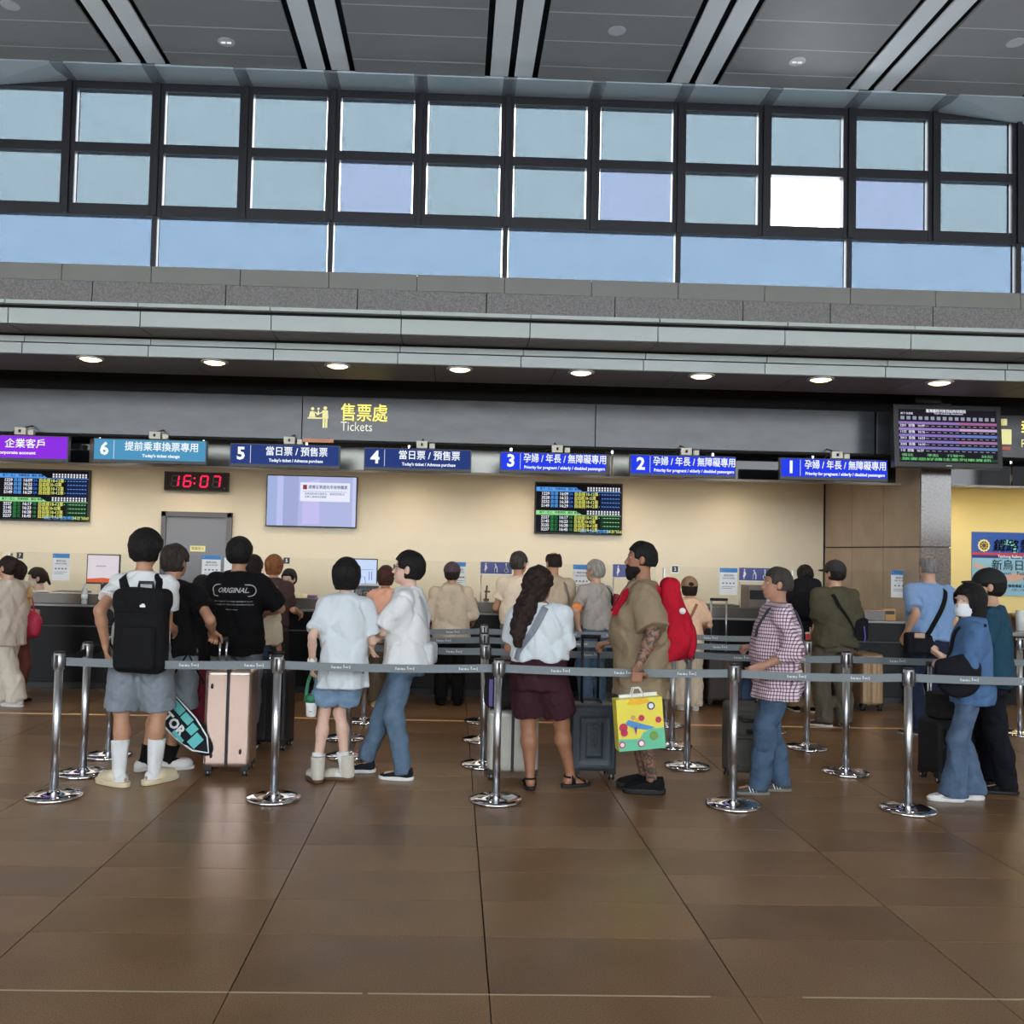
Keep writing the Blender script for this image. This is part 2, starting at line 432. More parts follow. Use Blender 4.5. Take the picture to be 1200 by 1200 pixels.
    def tor(e=0., extra=(), top=1.47, bot=.80, bell=0., drape=0.):
        prof = [(.80, 0, -.005, .150, .105), (.90, 0, -.012, .165, .118), (.99, 0, -.004, .152, .106), (1.08, 0, .002, .140*gi**.5, .100*gi), (1.18, 0, .004, .148*gi**.4, .104*gi**.8), (1.29, 0, .0, .163, .112*gi**.4), (1.36, 0, -.004, .160, .100), (1.41, 0, -.006, .122, .082), (1.475, 0, -.006, .060, .056)]
        st = []
        for z, cx, cy, rx, ry in prof:
            if z < bot-.02 or z > top+.01: continue
            b = bell*np.clip((1.25-z)/.4, 0, 1)
            dr = drape if z < 1.2 else drape*max(0, (1.36-z)/.16)
            rx = max(rx, .155) if drape and z < 1.25 else rx
            c = T(cx, cy, z); st.append((c.z, c.x, c.y, (rx*wd+e+b+dr*.6)*s, (ry+e+b*1.0+dr)*s))
        c0 = st[0]; zb = bot*s-drop
        if c0[0] > zb+.005: st.append((zb, c0[1], c0[2]-0, c0[3]+.004, c0[4]+.004))
        return sorted(st)
    if g('top', {}).get('none') is None: F.add(loft(tor(0, bot=.82)), .03)
    for k in (0, 1):
        F.add(cap(T(0, 0, 1.42), sh[k], .050*s, .052*s), .04)
        F.add(cap(sh[k], el[k], .047*s*g('arm', 1), .038*s*g('arm', 1)), .03); m1 = el[k].lerp(wr[k], .3)
        F.add(cap(el[k], m1, .037*s*g('arm', 1), .038*s*g('arm', 1)), .02); F.add(cap(m1, wr[k], .038*s*g('arm', 1), .025*s), .02)
        lg = g('leg', 1.)
        F.add(cap(hp[k], kn[k], .080*s*lg, .052*s*lg), .03); c1 = kn[k].lerp(an[k][0], .32)
        bk = Vector((math.sin(an[k][1]), -math.cos(an[k][1]), 0))*.014*s
        F.add(cap(kn[k], c1+bk, .048*s*lg, .055*s*lg), .03); F.add(cap(c1+bk, an[k][0], .052*s*lg, .033*s*lg**.5), .03)
        fd = Vector((-math.sin(an[k][1]), math.cos(an[k][1]), 0)); fz = an[k][0]*1; fz.z = .05*s
        F.add(cap(fz-fd*.03*s, fz+fd*.13*s-Vector((0, 0, .016)), .036*s, .026*s), .03)
    F.add(cap(T(0, -.012, 1.40), hpnt(0, -.022, -.07), .056*s*g('nk', 1), .052*s*g('nk', 1)), .03)
    F.add(hell((0, -.012, .018), (.075, .096, .097)), .02)
    F.add(hell((0, .022, -.052), (.058*g('jaw', 1), .068, .068)), .03)
    F.add(hell((0, .062, -.098), (.024, .022, .018)), .022)
    F.add(cap(hpnt(0, .080, .005), hpnt(0, .102, -.035), .008*hs, .0125*hs), .012)
    F.add(hell((0, .084, -.07), (.022, .012, .012)), .012)
    for q in (-1, 1):
        F.add(hell((q*.074, -.006, -.012), (.010, .020, .033)), .006)
        F.sub(hell((q*.031, .096, .004), (.018, .014, .011)), .012)
        F.add(hell((q*.032, .080, .022), (.024, .010, .006)), .01)
    # hands with palm, four fingers and thumb
    for k, q in ((0, -1), (1, 1)):
        d, n_ = hd[k], hn[k]; t = d.cross(n_)*(1 if k == 0 else -1)
        tv = g('thumb', (None, None))[k]
        if tv and t.dot(Vector(tv)) < 0: t = -t
        cl = g('curl', (.35, .35))[k]; w_ = wr[k]
        Rm = [[t[i], n_[i], d[i]] for i in range(3)]; hk = s*1.02
        F.add(rbox(w_+d*.050*hk, (.038*hk, .0145*hk, .048*hk), Rm, .012), .022)
        def rot(v, a): return (v*math.cos(a)+n_*math.sin(a)) if abs(v.dot(n_)) < .01 else v
        for i, (o_, ln) in enumerate(((.029, .070), (.010, .078), (-.010, .073), (-.028, .058))):
            p = w_+d*.090*hk+t*o_*hk; a = 0
            for j, fr in enumerate((.45, .31, .26)):
                a += cl*(.9+.12*i)*(1., 1.05, .7)[j]
                p2 = p+(d*math.cos(a)+n_*math.sin(a))*ln*fr*hk+t*o_*.12*fr*(1-cl*.5)
                F.add(cap(p, p2, (.0088, .0080, .0074)[j]*hk, (.0080, .0074, .0066)[j]*hk), .004 if j else .008); p = p2
        p = w_+d*.022*hk+t*.026*hk
        for j, (v, ln, r1) in enumerate((((.55, .75, .25), .042, .012), ((.85, .35, .35+cl*.5), .032, .0105), ((.9, .05, .35+cl), .026, .0092))):
            v = (d*v[0]+t*v[1]+n_*v[2]).normalized(); p2 = p+v*ln*hk; F.add(cap(p, p2, r1*hk, r1*.9*hk), .010 if j == 0 else .005); p = p2
    body = F.build('body', skin(g('skin', 'a')), root, mats=[tattoo_mat()] if g('tattoo') else None)
    if g('tattoo'):
        for po in body.data.polygons:
            c = po.center
            if (c.x < -.13 and c.z < sh[0].z-.05 and c.z > wr[0].z-.03 and c.z > .75) or c.z < .50*s: po.material_index = 1
    # eyes, lips
    if g('face', near):
        e = MB(); ir = MB()
        for q in (-1, 1):
            m_ = HM @ Matrix.Translation((q*.031, .0722, .004)) @ Matrix.Rotation(-PI/2, 4, 'X') @ Matrix.Diagonal((1.05, .52, 1, 1))
            e.lathe((0, 0, 0), [(.001, -.011), (.008, -.008), (.0115, 0), (.0095, .006), (.005, .0095), (.001, .0105)], 10, M=m_)
            ir.lathe((0, 0, 0), [(.0062, .0080), (.0058, .0106), (.001, .0114)], 10, M=m_)
        eo = e.build('eyes', mat('eye_white', (206, 196, 188), rough=.3), root); ir.build('iris', mat('iris', (36, 24, 18), rough=.15), eo)
        b_ = Field(axis(-.05, .05, .004), axis(.05, .12, .004), axis(-.03, .04, .004))
        for q in (-1, 1): b_.add(cap((q*.018, .084, .0215), (q*.046, .072, .024), .0045, .003), .002)
        b_.build('eyebrows', hairm(*g('hair')['c']) if g('hair') else skin('c'), root, HM)
        if not g('mask'):
            li = Field(axis(-.04, .04, .0035), axis(.05, .12, .0035), axis(-.1, -.04, .0035))
            li.add(cap((-.018, .086, -.068), (.018, .086, -.068), .005, .005), .002); li.add(ell((0, .091, -.0665), (.012, .006, .005)), .006); li.add(ell((0, .091, -.074), (.013, .006, .005)), .004)
            li.build('lips', mat('lips', (168, 104, 92), rough=.4), root, HM)
    # ---- hair, in head space
    h = g('hair')
    if h:
        t = h['t']; fs = .0065 if near else .009; c = h['c']; ex = h.get('vol', .026 if t in ('bob', 'long', 'curly', 'pony', 'fluffy') else .019 if t == 'short' else .011)
        zlo = {'bob': -.17, 'long': -.24, 'curly': -.50, 'pony': -.16}.get(t, -.13)
        A = Field(axis(-.15, .15, fs), axis(-.33, .14, fs), axis(zlo, .16, fs))
        A.add(ell((0, -.016, .024), (.079+ex*.8, .100+ex*.7, .100+ex*.6)), 0)
        if t in ('short', 'fluffy', 'bald', 'crop'):
            A.add(ell((0, -.035, -.02), (.074+ex*.4, .080+ex*.4, .075)), .03)
            A.clip(lambda X, Y, Z: -(Z+(.050 if t in ('crop', 'bald') else .078))-0*X+0*Y)
        if t == 'bob':
            A.add(loft([(-.10, 0, -.028, .075, .070), (-.06, 0, -.022, .092, .092), (0, 0, -.018, .097, .105), (.06, 0, -.015, .092, .103)], n=2.1), .03)
        if t == 'long':
            A.add(loft([(-.20, 0, -.035, .072, .060), (-.12, 0, -.030, .090, .082), (-.05, 0, -.022, .095, .098), (.05, 0, -.015, .092, .104)], n=2.1), .03)
        if t == 'pony':
            A.add(ell((0, -.035, -.01), (.08, .082, .085)), .03); A.add(cap((0, -.11, .03), (0, -.150, -.10), .030, .018), .015)
            A.clip(lambda X, Y, Z: -(Z+.075)*(Y > -.10)-.1*(Y <= -.10)+0*X)
        if t == 'bun':
            A.add(ell((0, -.035, -.01), (.08, .082, .08)), .03); A.add(ell((0, -.105, .06), (.045, .04, .045)), .01)
        if t == 'curly':
            A.add(ell((0, -.05, -.04), (.098, .085, .12)), .03)
            for (x0, y0, z0, x1, y1, z1, r0, r1) in ((-.02, -.07, .02, -.04, -.11, -.2, .07, .062), (.03, -.07, 0, .01, -.15, -.22, .062, .06), (-.04, -.13, -.15, -.03, -.215, -.36, .068, .055), (.01, -.14, -.2, .0, -.235, -.44, .058, .036)): A.add(cap((x0, y0, z0), (x1, y1, z1), r0, r1), .02)
            A.disp(curls(.0075, 75.))
        else:
            A.disp(curls(h.get('rough', .0022), 70.))
            A.disp(lambda X, Y, Z: .0016*np.sin(np.arctan2(X, -Y-.02)*34+6*Z+1.5*np.sin(40*Z))*(Z < .11))
        if t == 'long': A.sub(rbox((0, .135, -.22), (.085, .105, .17), None, .03), .02)
        # face and ear openings
        fr = h.get('front', .055)
        cutz = h.get('cutz', .052)
        A.sub(rbox((0, .125, -.20+cutz), (h.get('cw', .068), .085, .20), None, .03), .008)
        if t in ('short', 'fluffy', 'crop', 'bald', 'pony', 'bun'):
            A.sub(rbox((0, .10, -.12), (.2, .085, .115), None, .02), .01)
            for q in (-1, 1): A.sub(ell((q*.088, -.004, -.018), (.024, .027, .040)), .006)
        if t == 'bald': A.sub(ell((0, .0, .11), (.058, .085, .06)), .01)
        A.build('hair', hairm(*c), root, HM)
    if g('beard'):
        A = Field(axis(-.1, .1, .0065), axis(-.02, .14, .0065), axis(-.18, .02, .0065))
        A.add(ell((0, .024, -.078), (.063, .070, .050)), 0); A.add(ell((0, .062, -.118), (.040, .034, .044)), .03); A.add(ell((0, .088, -.056), (.030, .012, .010)), .01)
        A.sub(ell((0, .10, -.068), (.017, .014, .007)), .003); A.sub(ell((0, .06, -.005), (.085, .09, .045)), .01)
        A.disp(curls(.0022, 90.)); A.build('beard', hairm(*h['c']), root, HM)
    if g('cap'):
        cc, kind = g('cap'); A = Field(axis(-.13, .13, .0065), axis(-.16, .22, .0065), axis(-.06, .16, .0065))
        A.add(ell((0, -.014, .030), (.102, .121, .110)), 0); A.clip(lambda X, Y, Z: -(Z-.016)+0*X+0*Y)
        if kind == 'brim':
            A.add(ell((0, .118, .022), (.076, .066, .013)), .012)
            for q in (-1, 1): pass
        if kind == 'back':
            A.sub(ell((0, -.135, .045), (.034, .04, .024)), .003)
            A.add(ell((0, .118, .022), (.076, .066, .013)), .012)
        if kind == 'visor_back': A.add(loft([(.0, 0, -.10, .090, .085), (.028, 0, -.095, .084, .080)], n=2.2), .01)
        A.build('cap', cc, root, HM)
        if kind in ('brim', 'back'): MB().lathe((0, -.014, .137), [(.009, 0), (.008, .004), (.003, .006)], 10).build('cap_button', cc, root).matrix_local = HM
    if g('glasses'):
        G_ = MB()
        for q in (-1, 1):
            G_.tube([(q*.033+.022*math.cos(a), .100, .002+.018*math.sin(a)) for a in [i*PI/8 for i in range(17)]], .0018, 6)
            G_.tube([(q*.055, .098, .006), (q*.074, .07, .008), (q*.080, 0, .002), (q*.078, -.02, -.01)], .002, 6)
        G_.tube([(-.011, .101, .006), (0, .106, .008), (.011, .101, .006)], .0018, 6)
        go = G_.build('glasses', mat('dark_frame', (22, 22, 24), rough=.3), root); go.matrix_local = HM
    if g('mask'):
        A = Field(axis(-.09, .09, .0055), axis(0, .15, .0055), axis(-.15, .03, .0055))
        A.add(ell((0, .026, -.052), (.064, .086, .078)), 0); A.add(ell((0, .06, -.09), (.038, .046, .03)), .03); A.sub(ell((0, .012, -.055), (.058, .070, .09)), .003)
        A.clip(lambda X, Y, Z: np.maximum(np.abs(Z+.062+.0*X)-.046, -(Y-.035))); A.disp(lambda X, Y, Z: .0012*np.sin(Z*260)+0*X+0*Y)
        mo = A.build('face_mask', mat('mask_'+g('mask')[0], g('mask')[1], rough=.8), root, HM)
        MB().tube([(.058, .05, -.02), (.076, .0, -.02), (.080, -.012, -.03), (.055, .045, -.09)], .0014, 5).tube([(-.058, .05, -.02), (-.076, .0, -.02), (-.080, -.012, -.03), (-.055, .045, -.09)], .0014, 5).build('ear_loop', mat('mask_'+g('mask')[0], g('mask')[1]), mo).matrix_local = HM
    # ---- trousers or shorts
    fc, fb = (.0112, .0112) if near else (.017, .017)
    b = g('bottom')
    if b:
        kk = b.get('len', 1.); r0, r1, r2 = (tuple(b.get('r', (.100, .072, .062)))+(.09,))[:3]
        xs = [p.x for p in (*hp.values(), *kn.values(), an[0][0], an[1][0])]; ys = [p.y for p in (*hp.values(), *kn.values(), an[0][0], an[1][0])]
        A = Field(axis(min(xs)-.2, max(xs)+.2, fc), axis(min(ys)-.2, max(ys)+.2, fc), axis(.03, 1.06*s-drop if not drop else .7, fc))
        wz = b.get('waist', 1.02)
        st = [(T(0, 0, z).z, T(0, 0, z).x, T(0, c_, z).y, (rx*wd+.012)*s*b.get('hip', 1), (ry*b.get('hipd', 1)+.012)*s) for z, c_, rx, ry in ((.80, -.012, .160, .120), (.90, -.014, .168, .124), (.97, -.006, .156, .110), (wz, 0, .146*gi**.4, .106*gi**.7))]
        A.add(loft(st, n=2.4), .01)
        for k in (0, 1):
            hk_, kk_, ak_ = hp[k], kn[k], an[k][0]+Vector((0, 0, -.035*s))
            h2 = hk_+Vector(((.006 if k else -.006), -.004, -.01))*s
            if kk <= .5:
                e_ = h2.lerp(kk_, kk*2); A.add(cap(h2, e_, r0*s, r1*s, flat=True), .03)
            else:
                A.add(cap(h2, kk_, r0*s, r1*s), .03)
                e_ = kk_.lerp(ak_, (kk-.5)*2)
                rm = b.get('rc', (r1+r2)/2); mid = kk_.lerp(e_, .45)+Vector((math.sin(an[k][1]), -math.cos(an[k][1]), 0))*.012*s
                A.add(cap(kk_, mid, r1*s, rm*s), .03); A.add(cap(mid, e_, rm*s, r2*s, flat=True), .03)
        if kk <= .5: A.clip(lambda X, Y, Z: -(Z-(min(hp[0].z, hp[1].z)*1.0-(.46*kk*2)*s))-.0*X-0*Y+.0) if b.get('level') else None
        A.disp(wrinkle(b.get('wr', .0035)*1.2, b.get('wf', 26.), P['at'][0]*.37)); A.disp(creases(.0085, 17., P['at'][0]*.17))
        A.build(b.get('n', 'trousers'), b['m'], root)
    # ---- top
    t = g('top')
    shirt = None
    if t:
        e = t.get('e', .018); hem = t.get('hem', .86); sl = t.get('sleeve', .62)
        pts = [sh[0], sh[1], el[0], el[1]]+([wr[0], wr[1]] if sl > 1 else [])+[T(0, 0, 1)]
        A = Field(axis(min(p.x for p in pts)-.28, max(p.x for p in pts)+.28, fc), axis(min(p.y for p in pts)-.3, max(p.y for p in pts)+.3, fc), axis(min(min(p.z for p in pts), hem*s-drop)-.09, 1.56*s-drop, fc))
        A.add(loft(tor(e, bot=hem, bell=t.get('bell', .015), drape=t.get('drape', .01)), n=2.5, waves=(7, t.get('wave', .006), 1.15*s-drop, hem*s-drop)), .01)
        re0, re1 = t.get('rs', (.062, .066))
        for k in (0, 1):
            A.add(cap(T(0, -.004, 1.425), sh[k]+Vector((0, 0, .002)), (.045+e*.5)*s, (.050+e*.65)*s), .04)
            if sl <= 1: A.add(cap(sh[k], sh[k].lerp(el[k], sl), re0*s, re1*s, flat=True), .035)
            else:
                A.add(cap(sh[k], el[k], re0*s, re1*.92*s), .035); A.add(cap(el[k], el[k].lerp(wr[k], sl-1), re1*.9*s, t.get('cuff', .042)*s, flat=True), .03)
        if t.get('hemcurve'): 
            hz = hem*s-drop; A.clip(lambda X, Y, Z: (hz+t['hemcurve']*(np.abs(X)/.18)**2-Z)+0*Y if False else -(Z-(hz+t['hemcurve']*np.minimum(1.5, (np.abs(Y)/.14)**2)))*1.0*(np.abs(X) < .3)-.0*X)
        A.disp(wrinkle(t.get('wr', .0045)*1.35, t.get('wf', 20.), P['at'][0]*.53)); A.disp(creases(.0115, 12., P['at'][0]*.21))
        if t.get('hood'): A.add(cap(T(-.085, -.10, 1.44), T(.085, -.10, 1.44), .05*s, .05*s), .04); A.add(ell(T(0, -.125, 1.39), (.10*s, .05*s, .10*s)), .03); A.add(cap(T(-.07, .0, 1.49), T(.07, .0, 1.49), .03*s, .03*s), .03)
        shirt = A.build(t.get('n', 't_shirt'), t['m'], root)
        # collar ring
        n0 = T(0, -.006, t.get('cz', 1.462)); cr_ = t.get('cr', .064)
        MB().tube([(n0.x+cr_*s*math.cos(a), n0.y+cr_*.98*s*math.sin(a)-.004, n0.z+.012*s*(-math.sin(a))) for a in [i*PI/12 for i in range(25)]], t.get('ct', .011)*s, 8).build('collar', t.get('cm', t['m']), shirt)
        if t.get('collar'):
            Kf = Field(axis(n0.x-.12, n0.x+.12, .008), axis(n0.y-.12, n0.y+.12, .008), axis(n0.z-.04, n0.z+.06, .008)); Kf.add(loft([(n0.z-.03, n0.x, n0.y, .088*s, .085*s), (n0.z+.028, n0.x, n0.y, .066*s, .066*s)], n=2.1), 0)
            Kf.sub(loft([(n0.z+.0, n0.x, n0.y, .058*s, .058*s), (n0.z+.05, n0.x, n0.y, .058*s, .058*s)], n=2.1), 0); Kf.build('shirt_collar', t['m'], shirt)
    # arm sleeves
    if g('armsleeve'):
        A = MB()
        for k in (0, 1): A.tube([sh[k].lerp(el[k], .5), el[k].lerp(sh[k], .02), el[k].lerp(wr[k], .25), el[k].lerp(wr[k], .45)], [.047*s, .043*s, .0425*s, .040*s], 14)
        A.build('arm_sleeve', cloth('black', (18, 18, 20)), root)
    # ---- shoes and socks
    sd = g('shoes', {'k': 'sneaker', 'm': cloth('black', (18, 18, 20))})
    for k in (0, 1):
        a_, fa = an[k]; Ms = Matrix.Translation((a_.x, a_.y, 0)) @ Matrix.Rotation(fa, 4, 'Z') @ Matrix.Scale(s*sd.get('sz', 1), 4)
        kd = sd['k']; f_ = .007 if near else .011
        if sd.get('sock'):
            so = MB(); sc_ = sd.get('sh', .2); tp = a_.lerp(kn[k], sc_/.41)
            lgs = lg**.5; so.tube([tp, a_.lerp(kn[k], sc_/.41*.5), a_, Vector((a_.x, a_.y, .05*s))], [(.050+.012*sc_/.22)*s*lgs, (.047+.006*sc_/.22)*s*lgs, .045*s*lgs, .047*s], 16)
            fd = Vector((-math.sin(fa), math.cos(fa), 0)); q0 = Vector((a_.x, a_.y, .05*s))
            so.tube([q0-fd*.062*s, q0-fd*.045*s, q0+fd*.05*s, q0+fd*.14*s-Vector((0, 0, .012)), q0+fd*.165*s-Vector((0, 0, .015))], [.02*s, .043*s, .043*s, .033*s, .012*s], 14)
            so.build('sock', sd['sock'], root)
        A = Field(axis(-.08, .08, f_), axis(-.11, .23, f_), axis(-.01, .2 if kd != 'boot' else .24, f_))
        top_ = {'sneaker': .088, 'slide': .075, 'clog': .085, 'boot': .19, 'dress': .08, 'knit': .10, 'sandal': .05}[kd]
        if kd in ('sneaker', 'boot', 'dress', 'knit'):
            A.add(cap((0, -.035, .055), (0, .10, .046), .043, .036), 0); A.add(ell((0, .125, .034), (.045, .060, .032)), .03); A.add(cap((0, -.03, .04), (0, -.028, .11 if kd != 'boot' else .17), .043, .045), .02)
            if kd == 'boot': A.add(cap((0, -.015, .10), (0, -.012, .2), .047, .052), .02)
            A.clip(lambda X, Y, Z: np.maximum(-(Z-.02), Z-top_+.25*(Y+.03)*(kd != 'boot'))+0*X)
            if kd != 'boot': A.sub(cap((0, -.012, .075), (0, -.01, .2), .032, .036), .006)
        elif kd == 'slide':
            A.add(cap((0, .06, .045), (0, .13, .035), .050, .044), 0); A.add(ell((0, .03, .055), (.052, .06, .042)), .02); A.clip(lambda X, Y, Z: np.maximum(-(Z-.02), -(Y+.0))+0*X)
        elif kd == 'clog':
            A.add(cap((0, -.04, .045), (0, .10, .045), .047, .046), 0); A.add(ell((0, .11, .045), (.052, .07, .042)), .03); A.clip(lambda X, Y, Z: np.maximum(-(Z-.02), Z-.085)+0*X+0*Y); A.sub(cap((0, -.02, .085), (0, .03, .1), .036, .036), .01)
        if kd != 'sandal': up_ = A.build('shoe', sd['m'], root, Ms)
        else:
            st_ = MB()
            for y0, z0, w_ in ((.12, .055, .025), (.02, .085, .025), (-.0, .125, .022)):
                st_.tube([(.045*math.cos(a)*1.08, y0-.02*math.sin(a)*(y0 > .1), .03+(z0-.03)*math.sin(a)) for a in [i*PI/10 for i in range(11)]], 0, flat=((0, 1, .05), .004, w_)) if False else st_.tube([(.046*math.cos(a), y0, .03+(z0-.028)*math.sin(a)) for a in [i*PI/10 for i in range(11)]], .008, 6)
            st_.tube([(.046, .12, .04), (0.02, .07, .075), (-.03, .03, .07)], .007, 6); st_.tube([(.042*math.cos(a), -.02-.03*math.sin(a)*1, .09) for a in [i*PI/10 for i in range(11)]], .008, 6)
            up_ = st_.build('sandal', sd['m'], root); up_.matrix_local = Ms
        sm_ = sd.get('sole', sd['m']); hh = sd.get('solh', .024)
        B = Field(axis(-.08, .08, f_), axis(-.11, .23, f_), axis(-.006, .05, f_*.7))
        B.add(loft([(0, 0, .052, .048, .138), (hh, 0, .052, .050, .142)], n=2.6), 0); B.sub(ell((-.0-(.075 if k else -.075), .04, .01), (.035, .05, .04)), .01)
        B.build('sole', sm_, up_, Ms if kd != 'sandal' else None)
        if sd.get('laces'):
            lc = MB()
            for j in range(4): lc.tube([(-.02, .03+j*.018, .083-j*.008), (0, .032+j*.018, .088-j*.008), (.02, .03+j*.018, .083-j*.008)], .003, 5)
            lc.build('laces', sd['laces'], up_).matrix_local = Ms
        if sd.get('stripes'):
            lc = MB()
            for q in (-1, 1):
                for j in range(3): lc.tube([(q*.046, .02+j*.022, .025), (q*.042, .035+j*.022, .065)], .0045, 5)
            lc.build('stripes', sd['stripes'], up_).matrix_local = Ms
    J = dict(root=root, W=W2L.inverted(), sh=sh, el=el, wr=wr, T=T, s=s, shirt=shirt, body=body, HM=HM, hp=hp, base=base, an=an, kn=kn, hd=hd, hn=hn)
    PEOPLE[key] = J; return J
def wrap_strap(J, pts, off=.006, w_=.035, t_=.004):
    """a strap laid over a garment: torso points (x, z, side) pressed onto the shirt along Y"""
    ob = J['shirt']; bvh = BVHTree.FromPolygons([v.co for v in ob.data.vertices], [p.vertices[:] for p in ob.data.polygons])
    out = []
    for p in pts:
        x, z, sd = p; o = J['T'](x, 0, z); o.y += -.6 if sd < 0 else .6
        hit = bvh.ray_cast(o, Vector((0, 1 if sd < 0 else -1, 0)))
        if hit[0] is None: q = bvh.find_nearest(J['T'](x, -.1 if sd < 0 else .1, z)); h_, n_ = q[0], q[1]
        else: h_, n_ = hit[0], hit[1]
        out.append(h_+n_*off)
    return out
def press(ob, me, M, direction, off=.003):
    """project a flat mesh (matrix M in the garment's space) onto a garment along a direction"""
    bvh = BVHTree.FromPolygons([v.co for v in ob.data.vertices], [p.vertices[:] for p in ob.data.polygons]); d = Vector(direction)
    for v in me.vertices:
        p = M @ v.co; h_ = bvh.ray_cast(p-d*.6, d)
        v.co = (h_[0]-d*off) if h_[0] is not None else p
    return me
# ------------------------------------------------------------ materials of the hall
M_tile = mat('floor_tile', (138, 108, 77), rough=.33, noise=.13, nscale=2.2, bump=.03, bscale=140, spec=.35)
M_tile2 = mat('floor_tile_darker', (128, 100, 73), rough=.30, noise=.15, nscale=2.6, bump=.03, bscale=140, spec=.35)
M_tile3 = mat('floor_tile_lighter', (145, 114, 82), rough=.36, noise=.12, nscale=1.7, bump=.03, bscale=140, spec=.35)
for m_ in (M_tile, M_tile2, M_tile3):      # fine speckle of the stone
    n = m_.node_tree.nodes; l = m_.node_tree.links; b = n['Principled BSDF']; src = b.inputs['Base Color'].links[0].from_socket
    z = n.new('ShaderNodeTexNoise'); z.inputs['Scale'].default_value = 160; z.inputs['Detail'].default_value = 2; t = n.new('ShaderNodeTexCoord'); l.new(t.outputs['Object'], z.inputs[0])
    r = n.new('ShaderNodeValToRGB'); r.color_ramp.elements[0].position = .35; r.color_ramp.elements[1].position = .65; r.color_ramp.elements[0].color = (.72, .72, .72, 1); r.color_ramp.elements[1].color = (1.18, 1.16, 1.12, 1)
    l.new(z.outputs[0], r.inputs[0]); x = n.new('ShaderNodeMix'); x.data_type = 'RGBA'; x.blend_type = 'MULTIPLY'; x.inputs[0].default_value = 1
    l.new(src, x.inputs[6]); l.new(r.outputs[0], x.inputs[7]); l.new(x.outputs[2], b.inputs['Base Color'])
    z2 = n.new('ShaderNodeTexNoise'); z2.inputs['Scale'].default_value = .9; z2.inputs['Detail'].default_value = 1; l.new(t.outputs['Object'], z2.inputs[0])
    mr = n.new('ShaderNodeMapRange'); mr.inputs[3].default_value = .23; mr.inputs[4].default_value = .36; l.new(z2.outputs[0], mr.inputs[0]); l.new(mr.outputs[0], b.inputs['Roughness'])
M_grout = mat('grout', (34, 27, 22), rough=.9)
M_black = mat('black_gap', (12, 12, 14), rough=.8)
M_ceil = mat('ceiling_panel_grey', (146, 146, 146), rough=.55, noise=.03, nscale=3, bump=.04, bscale=300)
M_ceil_l = mat('ceiling_strip_pale', (236, 242, 246), rough=.4)
M_line = mat('panel_joint', (190, 194, 196), rough=.5)
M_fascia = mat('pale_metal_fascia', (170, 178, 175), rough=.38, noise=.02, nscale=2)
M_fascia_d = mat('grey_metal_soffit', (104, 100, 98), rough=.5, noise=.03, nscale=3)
M_fascia_w = mat('pale_window_head', (176, 190, 200), rough=.35)
M_frame = mat('dark_window_frame', (20, 20, 29), rough=.4)
M_stone = mat('grey_granite', (124, 120, 118), rough=.5, noise=.34, nscale=44, bump=.05, bscale=80)
M_sill = mat('grey_sill_panel', (130, 129, 123), rough=.5, noise=.03, nscale=4)
M_granite = mat('polished_granite', (122, 112, 105), rough=.12, noise=.42, nscale=48, spec=.6)
M_pier = mat('tan_stone_panel', (166, 146, 126), rough=.3, noise=.10, nscale=3, bump=.02)
M_lintel = mat('polished_dark_stone', (72, 75, 79), rough=.22, noise=.2, nscale=2.6, spec=.4, stretch=(1, 1, 3))
M_darkglass = mat('dark_reflecting_glass', (22, 24, 28), rough=.05, spec=.35)
M_band = mat('brushed_band', (112, 112, 106), rough=.25, metal=.6, noise=.12, nscale=1.5)
M_cream = mat('cream_wall', (226, 214, 188), rough=.75, noise=.02, nscale=2)
M_yellow = mat('yellow_wall', (236, 216, 150), rough=.75, noise=.02, nscale=2)
M_steel = mat('brushed_steel', (200, 202, 206), rough=.3, metal=1, noise=.04, nscale=40, stretch=(1, 1, .05))
M_chrome = mat('polished_chrome', (222, 222, 226), rough=.07, metal=1)
M_ctr = mat('black_counter', (15, 15, 17), rough=.3, spec=.25)
M_ctr2 = mat('black_counter_seam', (74, 74, 78), rough=.4)
M_plastic = mat('black_plastic', (22, 22, 25), rough=.4, bump=.03, bscale=300)
M_white = mat('white_paper', (236, 238, 238), rough=.7)
M_emw = emat('lit_white', (240, 245, 255), 1.1)

# ------------------------------------------------------------ floor
fl = empty('floor'); tag(fl, kind='structure')
TX0, TP = .17, .962
random.seed(3)
def tile_mesh(w, d, m, nm):
    b = MB().box((-w/2+.003, -d/2+.002, -.02), (w/2-.003, d/2-.002, 0)); o = b.build(nm, m); me = o.data; bpy.data.objects.remove(o); return me
TM = [tile_mesh(TP, .40, m, 'tile') for m in (M_tile, M_tile2, M_tile3)]
TMf = [tile_mesh(TP, .515, m, 'tile') for m in (M_tile, M_tile2)]
def put(name, me, parent, loc):
    o = bpy.data.objects.new(name, me); C.objects.link(o); o.parent = parent; o.location = loc; return o
rows = [(4.014-.2575, .515)]+[(4.214+.4*i, .40) for i in range(16)]
n_t = 0
for yc, dd in rows:
    lim = .56*yc+.5
    for k in range(-9, 11):
        xc = TX0+TP*(k+.5)
        if -lim-.55 < xc-.0*yc < lim+1.0+.0:
            put('tile', (random.choice(TM) if dd < .5 else random.choice(TMf)), fl, (xc, yc, 0)); n_t += 1
def slab(name, x0, x1, y0, y1, z, m, parent=None): return box(name, (x0, y0, z-.05), (x1, y1, z), m, parent)
s_ = slab('floor_bed', -24, 24, -14, 14.5, -.021, M_grout, fl); tag(s_, kind='stuff')
b = MB()
